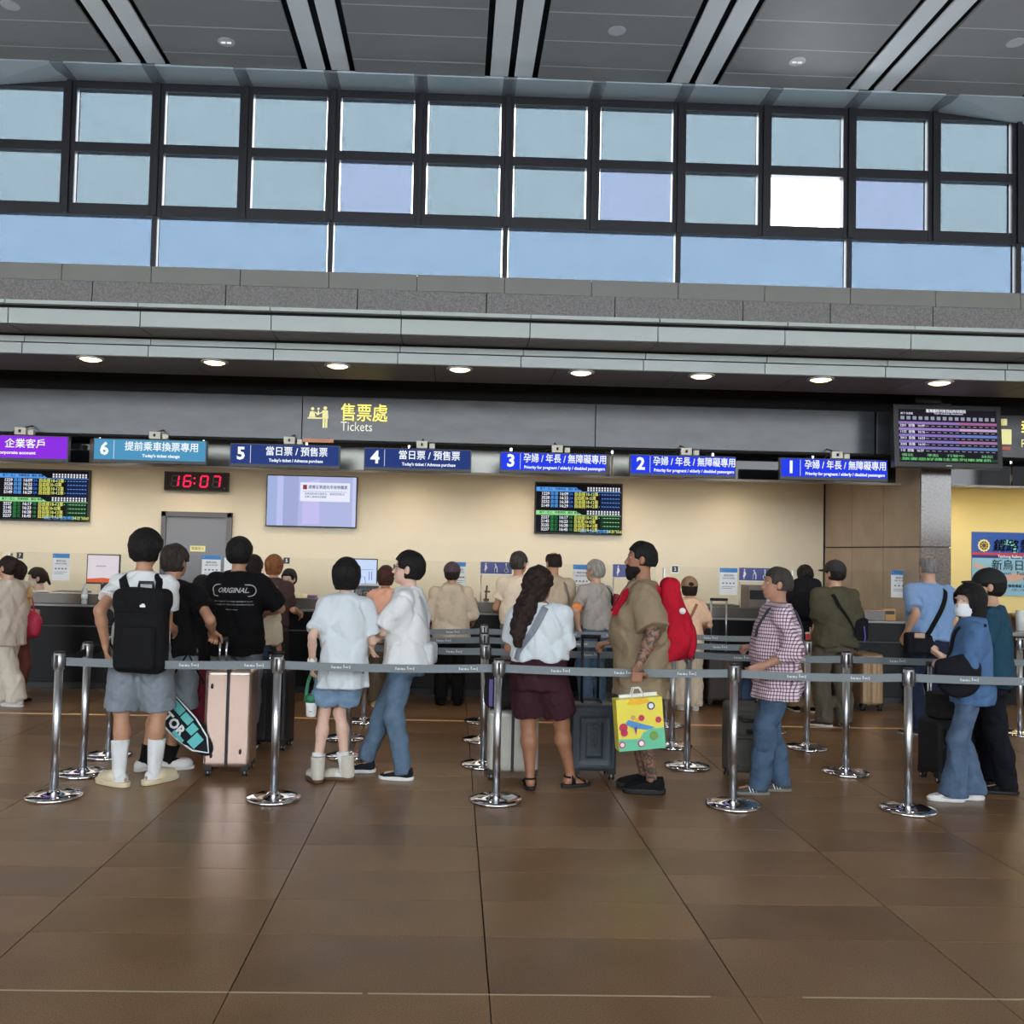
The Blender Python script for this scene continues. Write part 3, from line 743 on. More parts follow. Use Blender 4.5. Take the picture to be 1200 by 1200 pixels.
cov = lambda xc, yc: any(abs(yc-a) < d/2 for a, d in rows) and -(.56*[a for a, d in rows if abs(yc-a) < d/2][0]+.5)-.55 < xc < (.56*[a for a, d in rows if abs(yc-a) < d/2][0]+.5)+1.0
for k in range(-22, 23):
    xc = TX0+TP*(k+.5); y = 3.499
    for j in range(20): b.box((xc-TP/2+.002, y-.8*(j+1)+.002, -.02), (xc+TP/2-.002, y-.8*j-.002, 0))
    for yc, dd in rows:
        if not cov(xc, yc): b.box((xc-TP/2+.002, yc-dd/2+.002, -.02), (xc+TP/2-.002, yc+dd/2-.002, 0))
    b.box((xc-TP/2+.002, 10.416, -.02), (xc+TP/2-.002, 14.2, 0))
tag(b.build('outer_tiles', M_tile, fl), kind='stuff')
ln = MB()
for x0 in np.arange(-9, 12, 1.5): ln.box((x0, 8.985, .0003), (x0+1.497, 9.035, .0022))
tag(ln.build('waiting_line', mat('waiting_line_orange', (255, 206, 150), rough=.6), fl), 'pale orange waiting line set into the floor')
ln = MB()
for x0, x1 in ((-2.6, -.3), (-.28, 1.0), (1.35, 2.35)): ln.box((x0, 3.495, .0003), (x1, 3.503, .0012))
ln.build('joint_strip', mat('joint_strip', (196, 184, 150), rough=.4, metal=.3), fl)

# ------------------------------------------------------------ ceiling
ce = empty('ceiling'); tag(ce, kind='structure'); ZC = 7.92
SP = [.61+2.41*k for k in range(-8, 9)]
pan = MB().box((-.853, -.299, 0), (.853, .299, .04), .004).build('p', M_ceil); pme = pan.data; bpy.data.objects.remove(pan)
for k in range(-4, 4):
    xc = (SP[k+8]+SP[k+9])/2
    for j in range(5): put('ceiling_panel', pme, ce, (xc, 11.37-.6*j, ZC))
    o = MB().box((-.853, -.16, 0), (.853, .165, .04), .004).build('ceiling_panel', M_ceil, ce); o.location = (xc, 11.83, ZC)
st_me = MB().box((-.118, -1.49, 0), (.118, 1.49, .03), .004).build('p', M_ceil_l); stm = st_me.data; bpy.data.objects.remove(st_me)
for k in range(-4, 5):
    for q in (-.16, .16): put('ceiling_strip', stm, ce, (SP[k+8]+q, 10.50, ZC+.01))
b = MB(); c2 = MB()
for k in range(-8, 8):
    xc = (SP[k+8]+SP[k+9])/2
    b.box((xc-.853, -14, ZC), (xc+.853, 8.66 if -5 < k < 4 else 12.0, ZC+.04))
    for q in (-.16, .16): c2.box((SP[k+8]+q-.118, -14, ZC+.01), (SP[k+8]+q+.118, 9.0 if -5 < k < 5 else 12.0, ZC+.04))
tag(b.build('rear_ceiling_panels', M_ceil, ce), kind='stuff'); tag(c2.build('rear_ceiling_strips', M_ceil_l, ce), kind='stuff')
b = MB()
for j in range(6):
    for k in range(-4, 4): b.box(((SP[k+8]+SP[k+9])/2-.853, 11.666-.6*j-.004, ZC-.002), ((SP[k+8]+SP[k+9])/2+.853, 11.674-.6*j+.004, ZC+.002))
b.build('panel_joint', M_line, ce)
box('ceiling_void', (-20, -14, ZC+.12), (20, 12.9, ZC+.2), M_black, ce)
dl0 = None
def ceiling_light(x, y, lab, glow):
    p = gnd(x, y, ZC); r = empty('ceiling_downlight', (p.x, p.y, ZC)); tag(r, lab, 'light', 'small round downlights in the high grey ceiling')
    MB().lathe((0, 0, 0), [(.088, -.006), (.104, -.006), (.106, .0), (.086, .002), (.080, .03)], 24).build('trim_ring', M_line, r)
    b = MB(); b.lathe((0, 0, -.004), [(.082, 0), (.087, .003)], 20)
    b.build('lens', mat('downlight_lens_dark', (104, 106, 108), rough=.3), r)
    if glow:
        MB().box((-.06, -.012, -.02), (-.01, .012, -.006)).box((.01, -.012, -.02), (.06, .012, -.006)).build('lamp_louvre', emat('lamp_bar', (236, 240, 244)), r)
for x, y, gl, lab in ((265, 49, 1, 'round ceiling downlight between the two leftmost pale ceiling strips'), (723, 36, 0, 'round ceiling downlight with grey lens right of the middle pale strip'), (934, 72, 1, 'round ceiling downlight with bright lens between the two right-hand pale strips'), (1190, 50, 0, 'round ceiling downlight at the far right edge of the ceiling'), (12, 6, 0, 'round ceiling downlight in the top left corner of the ceiling')): ceiling_light(x, y, lab, gl)

# ------------------------------------------------------------ clerestory windows (module 1.19 m)
YW = 12.5; MX = lambda k: .602+1.19*k
head = empty('trim_1'); tag(head, kind='structure')
for k in range(-5, 5):
    MB().box((MX(k)+.09, 12.0, 7.905), (MX(k+1)-.09, 12.46, 7.935), .003).build('head_panel', M_fascia_w, head)
    
for k in range(-5, 6): MB().box((MX(k)-.088, 12.0, 7.90), (MX(k)+.088, 12.46, 7.93), .003).build('head_joint_panel', mat('head_joint', (120, 130, 140), rough=.4), head)
for sx_, k0 in ((-1, -5), (1, 5)):
    x0 = MX(k0); m_ = MB(); 
    for j in range(4):
        a0, a1 = j*1.19, (j+1)*1.19; zz = lambda a: 7.90-.10*a
        m_.poly([(x0+sx_*a0, 12.0, 7.915), (x0+sx_*a1, 12.0, 7.90), (x0+sx_*a1, 12.46, zz(a1)), (x0+sx_*a0, 12.46, zz(a0))], .02, (0, 0, 1))
    m_.build('sloped_head_panel', M_fascia_w, head)
win = empty('window_1'); tag(win, kind='structure')
def glassm(name, col, ior=1.2):
    if name in MATS: return MATS[name]
    m = bpy.data.materials.new(name); m.use_nodes = True; n = m.node_tree.nodes; l = m.node_tree.links; n.remove(n['Principled BSDF'])
    t = n.new('ShaderNodeBsdfTransparent'); t.inputs[0].default_value = col; g = n.new('ShaderNodeBsdfGlossy'); g.inputs['Roughness'].default_value = .05; g.inputs[0].default_value = (.8, .85, .9, 1)
    f = n.new('ShaderNodeFresnel'); f.inputs[0].default_value = ior; x = n.new('ShaderNodeMixShader'); l.new(f.outputs[0], x.inputs[0]); l.new(t.outputs[0], x.inputs[1]); l.new(g.outputs[0], x.inputs[2])
    l.new(x.outputs[0], n['Material Output'].inputs[0]); MATS[name] = m; return m
GU = glassm('tinted_film_upper', (.212, .240, .253, 1), 1.001); GL = glassm('tinted_film_lower', (.2046, .240, .277, 1), 1.001); GV = glassm('tinted_film_lighter', (.226, .247, .287, 1), 1.001); GC = glassm('clear_glass', (.98, .98, .98, 1))
for k in range(-9, 10):
    x0, x1 = MX(k), MX(k+1); out = k < -5 or k > 4
    for j, (z0, z1) in enumerate(((7.07, 7.80), (6.22, 6.93))):
        gm = GU
        if j and k in (-2,): gm = GV
        if j and k in (1,): gm = GV
        if j and k == 4: gm = GV
        if j and k == 3: gm = GC
        pn = MB().box((x0+.075, YW+.03, z0-.03), (x1-.075, YW+.042, z1+.03)).build('pane', GC, win)
        if gm is not GC: MB().box((x0+.104, YW+.024, z0+.022), (x1-.104, YW+.026, z1+.03)).build('tint_film', gm, pn)      # the film stops just short of the frame
for k in range(-10, 10, 2):
    pn = MB().box((MX(k)+.03, YW+.03, 5.38), (MX(k+2)-.03, YW+.042, 6.10)).build('pane', GC, win)
    MB().box((MX(k)+.046, YW+.024, 5.386), (MX(k+2)-.05, YW+.026, 6.10)).build('tint_film', GL, pn)
for k in range(-10, 11):
    MB().box((MX(k)-.09, YW-.04, 6.08), (MX(k)+.09, YW+.10, 7.93), .006).build('mullion', M_frame, win)
    MB().box((MX(k)-.032, YW-.075, 6.08), (MX(k)+.032, YW-.04, 7.93), .004).build('mullion_cap', M_frame, win)
    if k % 2 == 0: MB().box((MX(k)-.036, YW-.04, 5.36), (MX(k)+.036, YW+.10, 6.10), .006).build('mullion', M_frame, win)
for z0, z1 in ((7.80, 7.93), (6.94, 7.07), (6.07, 6.23)):
    MB().box((MX(-10), YW-.03, z0), (MX(10), YW+.09, z1), .005).build('transom', M_frame, win)
box('wall_front_upper', (MX(-10), 12.44, 7.93), (MX(10), 12.8, 8.2), M_black, win)

# ------------------------------------------------------------ bands below the windows
wf = empty('wall_front'); tag(wf, kind='structure')
for k in range(-9, 10): MB().box((MX(k)+.004, 12.42, 5.15), (MX(k+1)-.004, 12.465, 5.375), .004).build('sill_panel', M_sill, wf)
box('band_gap', (-11, 12.47, 4.0), (13, 12.49, 5.365), M_black, wf)
jx = [-10.2, -8.45, -6.68, -4.913, -3.142, -1.379, .362, 2.106, 3.863, 5.066, 6.489, 8.2, 9.9, 11.6]
for a, b_ in zip(jx[:-1], jx[1:]): MB().box((a+.006, 12.37, 4.2), (b_-.006, 12.465, 5.135), .004).build('granite_slab', M_stone, wf)
can = empty('trim_2'); tag(can, kind='structure')
LJ = lambda k: -.535+1.19*k
for k in range(-7, 9):
    a, b_ = LJ(k)+.004, LJ(k+1)-.004
    MB().box((a, 8.38, 3.790), (b_, 8.46, 3.825), .003).build('canopy_lip', M_fascia, can)
    MB().box((a, 8.45, 3.625), (b_, 8.50, 3.765), .003).build('upper_fascia_panel', M_fascia, can)
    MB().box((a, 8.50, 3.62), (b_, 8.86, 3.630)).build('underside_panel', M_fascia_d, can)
    MB().box((a-.03, 8.85, 3.545), (b_-.03, 8.90, 3.600), .003).build('lower_fascia_strip', M_fascia, can)
    MB().box((a-.05, 8.85, 3.432), (b_-.05, 8.90, 3.535), .003).build('lower_fascia_panel', M_fascia, can)
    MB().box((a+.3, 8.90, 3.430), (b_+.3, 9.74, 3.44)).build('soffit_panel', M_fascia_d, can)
box('canopy_core', (-9.5, 8.47, 3.634), (11, 12.5, 3.80), M_black, can)
box('canopy_core', (-9.5, 8.88, 3.445), (11, 9.72, 3.634), M_black, can)
box('canopy_roof', (-9.5, 8.47, 3.80), (11, 12.5, 3.815), M_sill, can)
for i, xx in enumerate(range(8)):
    k = i
    x = -3.56+1.192*i; r = empty('canopy_downlight', (x, 8.99, 3.43))
    nth = ['left end', 'second from the left', 'third from the left', 'fourth from the left', 'fourth from the right', 'third from the right', 'second from the right', 'right end above the hanging train display'][i]
    tag(r, 'glowing warm round downlight in the canopy soffit, '+nth, 'light', 'warm round downlights along the ticket canopy')
    MB().lathe((0, 0, -.014), [(.10, .0), (.128, .003), (.132, .012), (.105, .014)], 28).build('trim_ring', M_line, r)
    MB().lathe((0, 0, -.03), [(.02, 0), (.07, .003), (.10, .016)], 24).build('lens', emat('warm_lamp', (255, 214, 158), 5.5), r)
    sp = spot('downlight_beam', (x, 8.99, 3.39), 20, (1, .78, .55), 120, .7, .08); sp.parent = None
for k in (-4, 12):
    pass
# lintel above the counters
lt = empty('trim_3'); tag(lt, kind='structure')
for a, b_ in ((-9.5, -5.3), (-5.3, -1.726), (-1.726, 1.558), (1.558, 4.74), (4.76, 5.25), (5.62, 9.4)): MB().box((a+.004, 10.3, 2.845), (b_-.004, 10.42, 3.33), .004).build('lintel_slab', M_lintel, lt)
box('lintel_back', (-9.5, 10.36, 2.835), (9.5, 10.56, 3.62), M_black, lt)
box('lintel_edge', (-9.5, 10.305, 2.822), (5.25, 10.41, 2.842), M_black, lt)
# reflecting glass band with posts, behind the signs
for k in range(-6, 8):
    a = -.55+1.19*k
    if a > 5.0 and a < 5.3: continue
    MB().box((a+.012, 10.75, 2.56), (min(a+1.178, 5.2) if a < 5 else a+1.178, 10.78, 2.86), 0).build('glass_fascia', M_darkglass if (k < -3 or k > 2) else M_band, lt)
box('fascia_rail', (-9.5, 10.74, 2.535), (9.5, 10.80, 2.56), mat('pale_rail', (176, 168, 150), rough=.4), lt)
b = MB()
for k in range(-6, 5): b.box((-.55+1.19*k-.09, 10.70, 2.56), (-.55+1.19*k-.03, 10.75, 2.84)); 
b.build('fascia_post', mat('fascia_post', (120, 116, 108), rough=.5), lt)
# lettering on the lintel
sy = mat('sign_yellow', (238, 230, 160), rough=.5, emit=(238, 230, 160), es=.4)  # slight emission added to brighten the lettering, which is no lamp
ts = empty('ticket_sign', at(404, 487, 10.285)); tag(ts, 'yellow Tickets lettering and counter clerk pictogram on the grey stone lintel', 'sign')
def onp(x, y, Y, o): return at(x, y, Y)-o.location
p0 = onp(399, 484.5, 10.28, ts); text('lettering', '售票處', p0, .21, sy, ts, bold=.004, width=.52)
p0 = onp(399, 500, 10.28, ts); text('lettering', 'Tickets', p0, .15, mat('sign_pale_glow', (232, 232, 214), emit=(232, 232, 214), es=.5), ts, width=.35)  # pale letters also brightened by added emission
pg = MB(); o_ = at(373, 488, 10.29)-ts.location
def disc(b, x, z, r, n=14, y=None): b.poly([(o_.x+x+r*math.cos(-2*PI*i/n), o_.y, o_.z+z+r*math.sin(-2*PI*i/n)) for i in range(n)], -.002)
def quad(b, pts): b.poly([(o_.x+x, o_.y, o_.z+z) for x, z in pts], -.002)
disc(pg, .075, .095, .021); disc(pg, -.065, .085, .018); disc(pg, .0, .085, .014)
quad(pg, [(.045, .07), (.105, .07), (.112, -.02), (.045, -.02)]); quad(pg, [(.05, -.02), (.073, -.02), (.073, -.125), (.05, -.125)]); quad(pg, [(.08, -.02), (.103, -.02), (.103, -.125), (.08, -.125)])
quad(pg, [(-.12, -.012), (.045, -.012), (.045, -.027), (-.12, -.027)]); quad(pg, [(-.09, .055), (-.045, .055), (-.03, -.008), (-.105, -.008)]); quad(pg, [(-.02, .01), (-.012, .022), (.05, .06), (.05, .045)]); quad(pg, [(-.008, .062), (.008, .062), (.008, .02), (-.008, .02)]); quad(pg, [(-.04, .045), (-.03, .052), (0, .025), (-.006, .014)])
pg.build('pictogram', sy, ts)
a = onp(355, 516, 10.28, ts); MB().box((a.x, a.y-.004, a.z-.02), (a.x+.34, a.y, a.z+.02)).build('orange_bar', mat('orange_bar', (222, 148, 112), rough=.5), ts)
ps = empty('police_sign', at(1174, 510, 10.295)); tag(ps, 'yellow lettering of the next counter on the lintel at the right edge', 'sign')
a = at(1170, 505, 10.29)-ps.location; MB().box((a.x-.02, a.y-.003, a.z-.15), (a.x+.15, a.y, a.z+.02)).lathe((a.x+.06, a.y-.001, a.z+.10), [(.035, -.035), (.035, .035)], 14).build('pictogram', sy, ps)
p0 = at(1196, 503, 10.29)-ps.location; text('lettering', '報到', p0, .21, sy, ps, bold=.004); p0 = at(1196, 520, 10.29)-ps.location; text('lettering', 'Re', p0, .13, sy, ps)
a = at(1166, 525, 10.29)-ps.location; MB().box((a.x, a.y-.004, a.z-.02), (a.x+.18, a.y, a.z+.018)).build('orange_bar', mat('orange_bar2', (214, 110, 82), rough=.5), ps)

# ------------------------------------------------------------ ticket office back wall, pier, side room
wb = box('wall_back', (-9.5, 13.0, 0), (5.30, 13.15, 2.78), M_cream); tag(wb, kind='structure')
wb2 = box('wall_back_right', (5.30, 13.0, 0), (10.5, 13.15, 2.78), M_yellow); tag(wb2, kind='structure')
of = box('ceiling_office', (-9.5, 10.80, 2.78), (10.5, 13.15, 2.83), mat('office_ceiling', (220, 216, 204), rough=.7)); tag(of, kind='structure')
wl = box('wall_left', (-9.6, 8.9, 0), (-9.5, 13.1, 3.6), M_cream); tag(wl, kind='structure')
wr_ = box('wall_right', (10.5, 8.9, 0), (10.6, 13.1, 3.6), M_cream); tag(wr_, kind='structure')
pr = empty('wall_pier'); tag(pr, kind='structure')
for z0, z1 in ((0, .9), (.9, 1.80), (1.81, 2.77)):
    for y0, y1 in ((10.31, 11.18), (11.19, 12.08), (12.09, 12.99)): MB().box((5.262, y0, z0+.004), (5.30, y1, z1-.004), .002).build('stone_panel', M_pier, pr)
for z0, z1 in ((0, .9), (.9, 1.80), (1.81, 2.84), (2.845, 3.44)): MB().box((5.262, 10.27, z0+.003), (5.605, 10.305, z1-.003), .003).build('granite_panel', M_granite, pr)
box('pier_core', (5.29, 10.3, 0), (5.60, 12.99, 2.77), mat('pier_core', (90, 84, 78)), pr)
box('corner_bead', (5.25, 12.97, .9), (5.265, 13.0, 2.77), M_black, pr)
# warm lamps over the back wall
for i in range(-5, 5):
    spot('wall_washer', (.85+1.5*i, 12.35, 2.75), 20, (1, .80, .58), 135, 1, .1, (math.radians(18), 0, 0))
area('office_light', (-1.5, 11.9, 2.74), 12, 62, (1, .94, .84), sy=1.4)
area('side_light', (7.6, 12.0, 2.74), 3.6, 26, (1, .88, .6), sy=1.4)
# grey door in the back wall
dr = empty('door_1', (-3.585, 13.0, 0)); tag(dr, kind='structure')
md = mat('grey_door', (122, 124, 130), rough=.45); mf = mat('grey_door_frame', (92, 88, 88), rough=.4)
MB().box((-.42, -.045, 0), (.42, -.02, 2.03), .004).build('door_leaf', md, dr)
MB().box((-.485, -.07, 0), (-.42, -.002, 2.10), .004).build('door_frame', mf, dr); MB().box((.42, -.07, 0), (.485, -.002, 2.10), .004).build('door_frame', mf, dr); MB().box((-.485, -.07, 2.03), (.485, -.002, 2.10), .004).build('door_frame', mf, dr)
MB().box((-.08, -.05, 1.55), (.13, -.045, 1.63)).build('door_plate', mat('cream_plate', (232, 222, 150), rough=.5), dr); text('lettering', '非請勿入', (-.065, -.0505, 1.59), .045, mat('ink', (40, 40, 44)), dr)
MB().tube([(.34, -.05, 1.0), (.34, -.09, 1.0), (.24, -.09, 1.0)], .011).lathe((.34, -.048, 1.0), [(.02, -.02), (.02, .02)], 12).build('door_handle', M_steel, dr)
# rest of the hall, behind the photographer: glazed wall with frames, plus side walls
rb = empty('window_2'); tag(rb, kind='structure')
for k in range(-9, 10):
    x = 2.4*k+.6; MB().box((x-.07, -13.1, 0), (x+.07, -12.9, ZC)).build('mullion', M_frame, rb)
box('added_rear_wall', (-22, -13.05, 0), (22, -12.95, 2.6), mat('added_rear_wall', (70, 66, 62), rough=.6), rb)  # unseen solid lower wall, added to keep low reflections dark
for z in (0, 2.6, 3.9, 5.4, 6.6, 7.8): MB().box((-22, -13.08, z), (22, -12.92, z+.14)).build('transom', M_frame, rb)
for sx_, nm in ((-19, 'wall_left_hall'), (20, 'wall_right_hall')):
    o = box(nm, (sx_-.1, -13, 0), (sx_+.1, 12.9, ZC), mat('hall_wall', (170, 166, 160), rough=.6)); tag(o, kind='structure')
# ------------------------------------------------------------ numbered signs over the counters
def led_sign(p0, p1, num, zh, en, col, lab, wz, zw, ew, es=1.0):
    a = at(*p0, 10.0); b_ = at(*p1, 10.0); W_ = b_.x-a.x; Hh = a.z-b_.z-.0; r = empty('counter_sign', (a.x, 10.0, b_.z)); tag(r, lab, 'sign')
    MB().box((0, -.01, 0), (W_, .05, Hh), .004).build('housing', M_plastic, r)
    MB().box((.012, -.0125, .035), (W_-.012, -.0095, Hh-.012)).build('screen', emat('sign_'+str(col), col, es), r)
    zc = (.035+Hh-.012)/2; y = -.014; x0 = .0
    if num:
        text('number', num, (.12, y, zc), .185, M_emw, r, 'CENTER', bold=.006); x0 = .22
        MB().box((x0+.0, y, .045), (x0+.004, -.013, Hh-.02)).build('divider', M_emw, r)
    cx = x0+(W_-x0)/2+.01
    text('lettering', zh, (cx-zw/2, y, zc+.032), .105, M_emw, r, bold=.0022, width=zw)
    text('lettering', en, (cx-ew/2, y, zc-.062), .046, M_emw, r, bold=.0012, width=ew)
    br = MB(); br.box((W_/2-.02, .0, Hh+.005), (W_/2+.10, .06, Hh+.085), .005).box((W_/2+.12, .005, Hh+.005), (W_/2+.18, .05, Hh+.06), .004)
    br.build('junction_box', mat('junction_box', (216, 212, 196), rough=.5), r)
    MB().tube([(W_/2-.02, .03, Hh+.05), (W_/2-.07, .03, Hh+.03), (W_/2-.10, .03, Hh)], .006).build('cable', M_plastic, r)
    MB().tube([(W_/2+.04, .03, Hh+.08), (W_/2+.04, .31, Hh+.14)], .008).build('hanger', M_plastic, r)
    q = MB(); q.tube([(W_/2+.03, -.002, Hh+.045), (W_/2+.05, -.002, Hh+.045)], .016, 10).build('box_screw', M_plastic, r)
PE = 'Priority for pregnant / elderly / disabled passengers'
led_sign((-44, 508), (80, 542), '', '   企業客戶', 'Corporate account', (140, 40, 225), 'purple lit sign for corporate accounts at the left edge', 0, .42, .42)
led_sign((110, 513), (242, 545), '6', '提前乘車換票專用', "Today's ticket change", (74, 148, 190), 'light blue lit sign with number 6 above the counter by the clock', 0, .78, .40)
led_sign((270, 519), (398, 550), '5', '當日票 / 預售票', "Today's ticket / Advance purchase", (32, 56, 124), 'dark blue lit sign right of the digital clock', 0, .66, .58)
led_sign((427, 524), (552, 554), '4', '當日票 / 預售票', "Today's ticket / Advance purchase", (30, 52, 120), 'dark blue lit sign right of the wall television', 0, .66, .58)
led_sign((586, 529), (711, 557), '3', '孕婦 / 年長 / 無障礙專用', PE, (26, 56, 232), 'bright blue lit sign directly over the right-hand departure board', 0, .90, .88)
led_sign((738, 532), (862, 561), '2', '孕婦 / 年長 / 無障礙專用', PE, (26, 56, 232), 'bright blue lit sign right of the departure board, second from the pier', 0, .90, .88)
led_sign((914, 536), (1040, 565), '1', '孕婦 / 年長 / 無障礙專用', PE, (26, 56, 232), 'bright blue lit sign beside the stone pier and hanging display', 0, .90, .88)

# ------------------------------------------------------------ wall screens
def screen(name, x0, x1, z0, z1, Y, lab, cat='screen', rz=0, th=.05, bez=.02, face=(8, 9, 14), tilt=0):
    r = empty(name, ((x0+x1)/2, Y, z0), rz); tag(r, lab, cat); hw = (x1-x0)/2; h = z1-z0
    if tilt: r.rotation_euler = (tilt, 0, rz)
    MB().box((-hw, -th, 0), (hw, 0, h), .005).build('housing', M_plastic, r)
    MB().box((-hw+bez, -th-.002, bez), (hw-bez, -th+.001, h-bez)).build('display', emat('face_'+str(face), face, 1.), r)
    return r, hw, h
def board(x0, x1, z0, z1, lab):
    r, hw, h = screen('departure_board', x0, x1, z0, z1, 12.99, lab)
    y = -.053; X = lambda u: -hw+.02+(2*hw-.04)*u; Z = lambda v: h-.02-(h-.04)*v
    cb = emat('led_blue', (90, 160, 240)); cg = emat('led_green', (150, 220, 150)); cy = emat('led_yellow', (226, 226, 110)); cw = emat('led_white', (228, 228, 240)); cd = emat('led_blue_deep', (50, 110, 210)); ge = emat('led_green_deep', (50, 130, 70)); dk = emat('panel_navy', (14, 26, 66)); dg = emat('panel_green', (12, 44, 26))
    for v0, col, c2, pn in ((.065, cb, cd, dk), (.545, cg, ge, dg)):
        MB().poly([(X(.0), y, Z(v0+.01)), (X(.0), y, Z(v0+.085)), (X(.54), y, Z(v0+.085)), (X(.47), y, Z(v0+.01))], .001).build('header_bar', col, r)
        MB().box((X(.0), y, Z(v0+.098)), (X(1), y+.001, Z(v0+.088))).build('header_line', col, r)
        text('header_lettering', '南下 / 北上   列車時刻   開往 車種', (X(.04), y-.001, Z(v0+.048)), .038, M_plastic, r, bold=.001)
        b = MB(); b2 = MB(); 
        for i in range(12):
            for j in (0, 1): b.box((X(.60+.033*i), y, Z(v0+.03+.045*j)), (X(.60+.033*i+.018), y+.001, Z(v0-.005+.045*j)))
        tag(b.build('station_names', cw, r), kind='stuff')
        MB().box((X(.76), y+.0005, Z(v0+.47)), (X(.99), y+.0015, Z(v0+.11))).build('route_field', pn, r)
        random.seed(5)
        for q in range(4):
            zz = v0+.145+.082*q; n0 = random.randint(1, 5)
            for i in range(12):
                if i < n0 or i > 5-(v0 > .5)*0+ (1 if v0 > .5 else 0)-1: b2.box((X(.605+.033*i), y-.001, Z(zz+.008)), (X(.605+.033*i+.010), y, Z(zz-.010)))
            b2.box((X(.78), y-.001, Z(zz+.002)), (X(.98), y, Z(zz-.003)))
        tag(b2.build('route_dots', cb if v0 < .5 else cg, r), kind='stuff')
        n1 = [('1229', '3528', '3232', '5149'), ('2227', '2145', '3235', '3237')][v0 > .5]; t1 = [('16:09', '16:22', '16:38', '16:29'), ('16:17', '16:23', '16:28', '16:45')][v0 > .5]
        for q in range(4):
            zz = Z(v0+.145+.082*q)
            text('train_number', n1[q], (X(.06), y, zz), .058, cw, r, bold=.0014); text('destination', '高雄' if v0 < .5 else '臺北', (X(.165), y, zz), .056, c2 if v0 > .5 else cb, r, bold=.0012)
            text('departure_time', t1[q], (X(.27), y, zz), .058, cw, r, bold=.0014); text('platform', '2A' if v0 < .5 else '1B', (X(.385), y, zz), .05, c2, r, bold=.001)
            text('seat_notice', '自由座10-12車', (X(.445), y, zz), .062, cy, r, bold=.0012, width=(2*hw-.04)*.275 if q != 1 else (2*hw-.04)*.25)
    text('footer_lettering', '開往 1236 普悠瑪號', (X(.52), y, Z(.965)), .048, cb, r, bold=.001); text('footer_clock', '04-21 16:07', (X(.84), y, Z(.965)), .046, cy, r, bold=.001)
    return r
board(-6.335, -5.07, 1.925, 2.645, 'black departure board with blue and green rows at the left edge of the back wall')
board(1.12, 2.36, 1.91, 2.64, 'black departure board with blue and green rows directly under a bright blue sign')
# clock
r, hw, h = screen('digital_clock', -4.045, -3.16, 2.395, 2.655, 12.99, 'brown digital wall clock with red digits 16:07 above the grey door', 'clock', th=.07, bez=.015, face=(34, 26, 24))
MD = emat('led_red', (255, 30, 80), 1.6); MDo = mat('led_off', (62, 52, 50))
SEG = {'1': 'bc', '6': 'acdefg', '0': 'abcdef', '7': 'abc'}
def seg(x, z, w_, hh, k):
    t = .022; sk = .10; P_ = {'a': (0, hh, w_, hh), 'g': (0, hh/2, w_, hh/2), 'd': (0, 0, w_, 0), 'b': (w_, hh/2, w_, hh), 'c': (w_, 0, w_, hh/2), 'f': (0, hh/2, 0, hh), 'e': (0, 0, 0, hh/2)}[k]
    a, b_ = (x+P_[0]+sk*P_[1], z+P_[1]), (x+P_[2]+sk*P_[3], z+P_[3]); g = .006
    if P_[0] != P_[2]: return [(a[0]+g, a[1]-t/2), (b_[0]-g, b_[1]-t/2), (b_[0]-g, b_[1]+t/2), (a[0]+g, a[1]+t/2)]
    return [(a[0]-t/2, a[1]+g), (a[0]+t/2, a[1]+g), (b_[0]+t/2, b_[1]-g), (b_[0]-t/2, b_[1]-g)]
off = MB()
for i, (dgt, x) in enumerate(zip('1607', (-.345, -.175, .055, .225))):
    on = MB()
    for k in 'abcdefg':
        (on if k in SEG[dgt] else off).poly([(p[0], -.074, p[1]) for p in seg(x, .055, .095, .15, k)], .001)
    on.build('digit', MD, r)
for z in (.09, .16): MB().box((-.035, -.074, z), (-.012, -.073, z+.023)).build('colon_dot', MD, r)
off.build('unlit_segments', MDo, r); MB().lathe((.395, -.073, .04), [(.012, -.002), (.012, .002)], 10, M=None).build('sensor', M_line, r)
# wall TV with a notice
r, hw, h = screen('wall_television', -2.63, -1.37, 1.925, 2.645, 12.98, 'wall television with pale violet notice screen under sign number 5', face=(176, 184, 226), bez=.014)
y = -.056; X = lambda u: -hw+.014+(2*hw-.028)*u; Z = lambda v: h-.014-(h-.028)*v
def flat(name, u0, v0, u1, v1, col, dy=0., par=None): return MB().box((X(u0), y-dy, Z(v1)), (X(u1), y-dy+.001, Z(v0))).build(name, emat('tv_'+str(col), col), par or r)
flat('panel_shape', .0, 0, .11, 1, (162, 178, 220)); flat('panel_shape', .11, 0, .18, 1, (186, 194, 238)); flat('panel_shape', .18, 0, .35, 1, (160, 170, 214))
MB().poly([(X(.40), y-.001, Z(1-.04)), (X(.59), y-.001, Z(1-.04)), (X(.59), y-.001, Z(.04)), (X(.40), y-.001, Z(.14))], .0008).build('open_door_shape', emat('tv_door', (196, 190, 240)), r)
flat('panel_shape', .96, 0, 1, 1, (196, 204, 240))
b = MB(); b.box((X(.37), y-.004, Z(.50)), (X(.93), y-.002, Z(.12)), .0); b.build('notice_box', emat('tv_box', (232, 236, 255)), r)
MB().box((X(.40), y-.006, Z(.26)), (X(.445), y-.004, Z(.17))).build('notice_icon', emat('tv_red', (150, 50, 60)), r)
text('notice_lettering', '請備妥票證依序排隊購票', (X(.46), y-.006, Z(.215)), .056, emat('tv_ink', (60, 70, 120)), r, bold=.001, width=(2*hw)*.43)
MB().box((X(.40), y-.006, Z(.305)), (X(.90), y-.004, Z(.298))).build('notice_rule', emat('tv_rule', (120, 130, 180)), r)
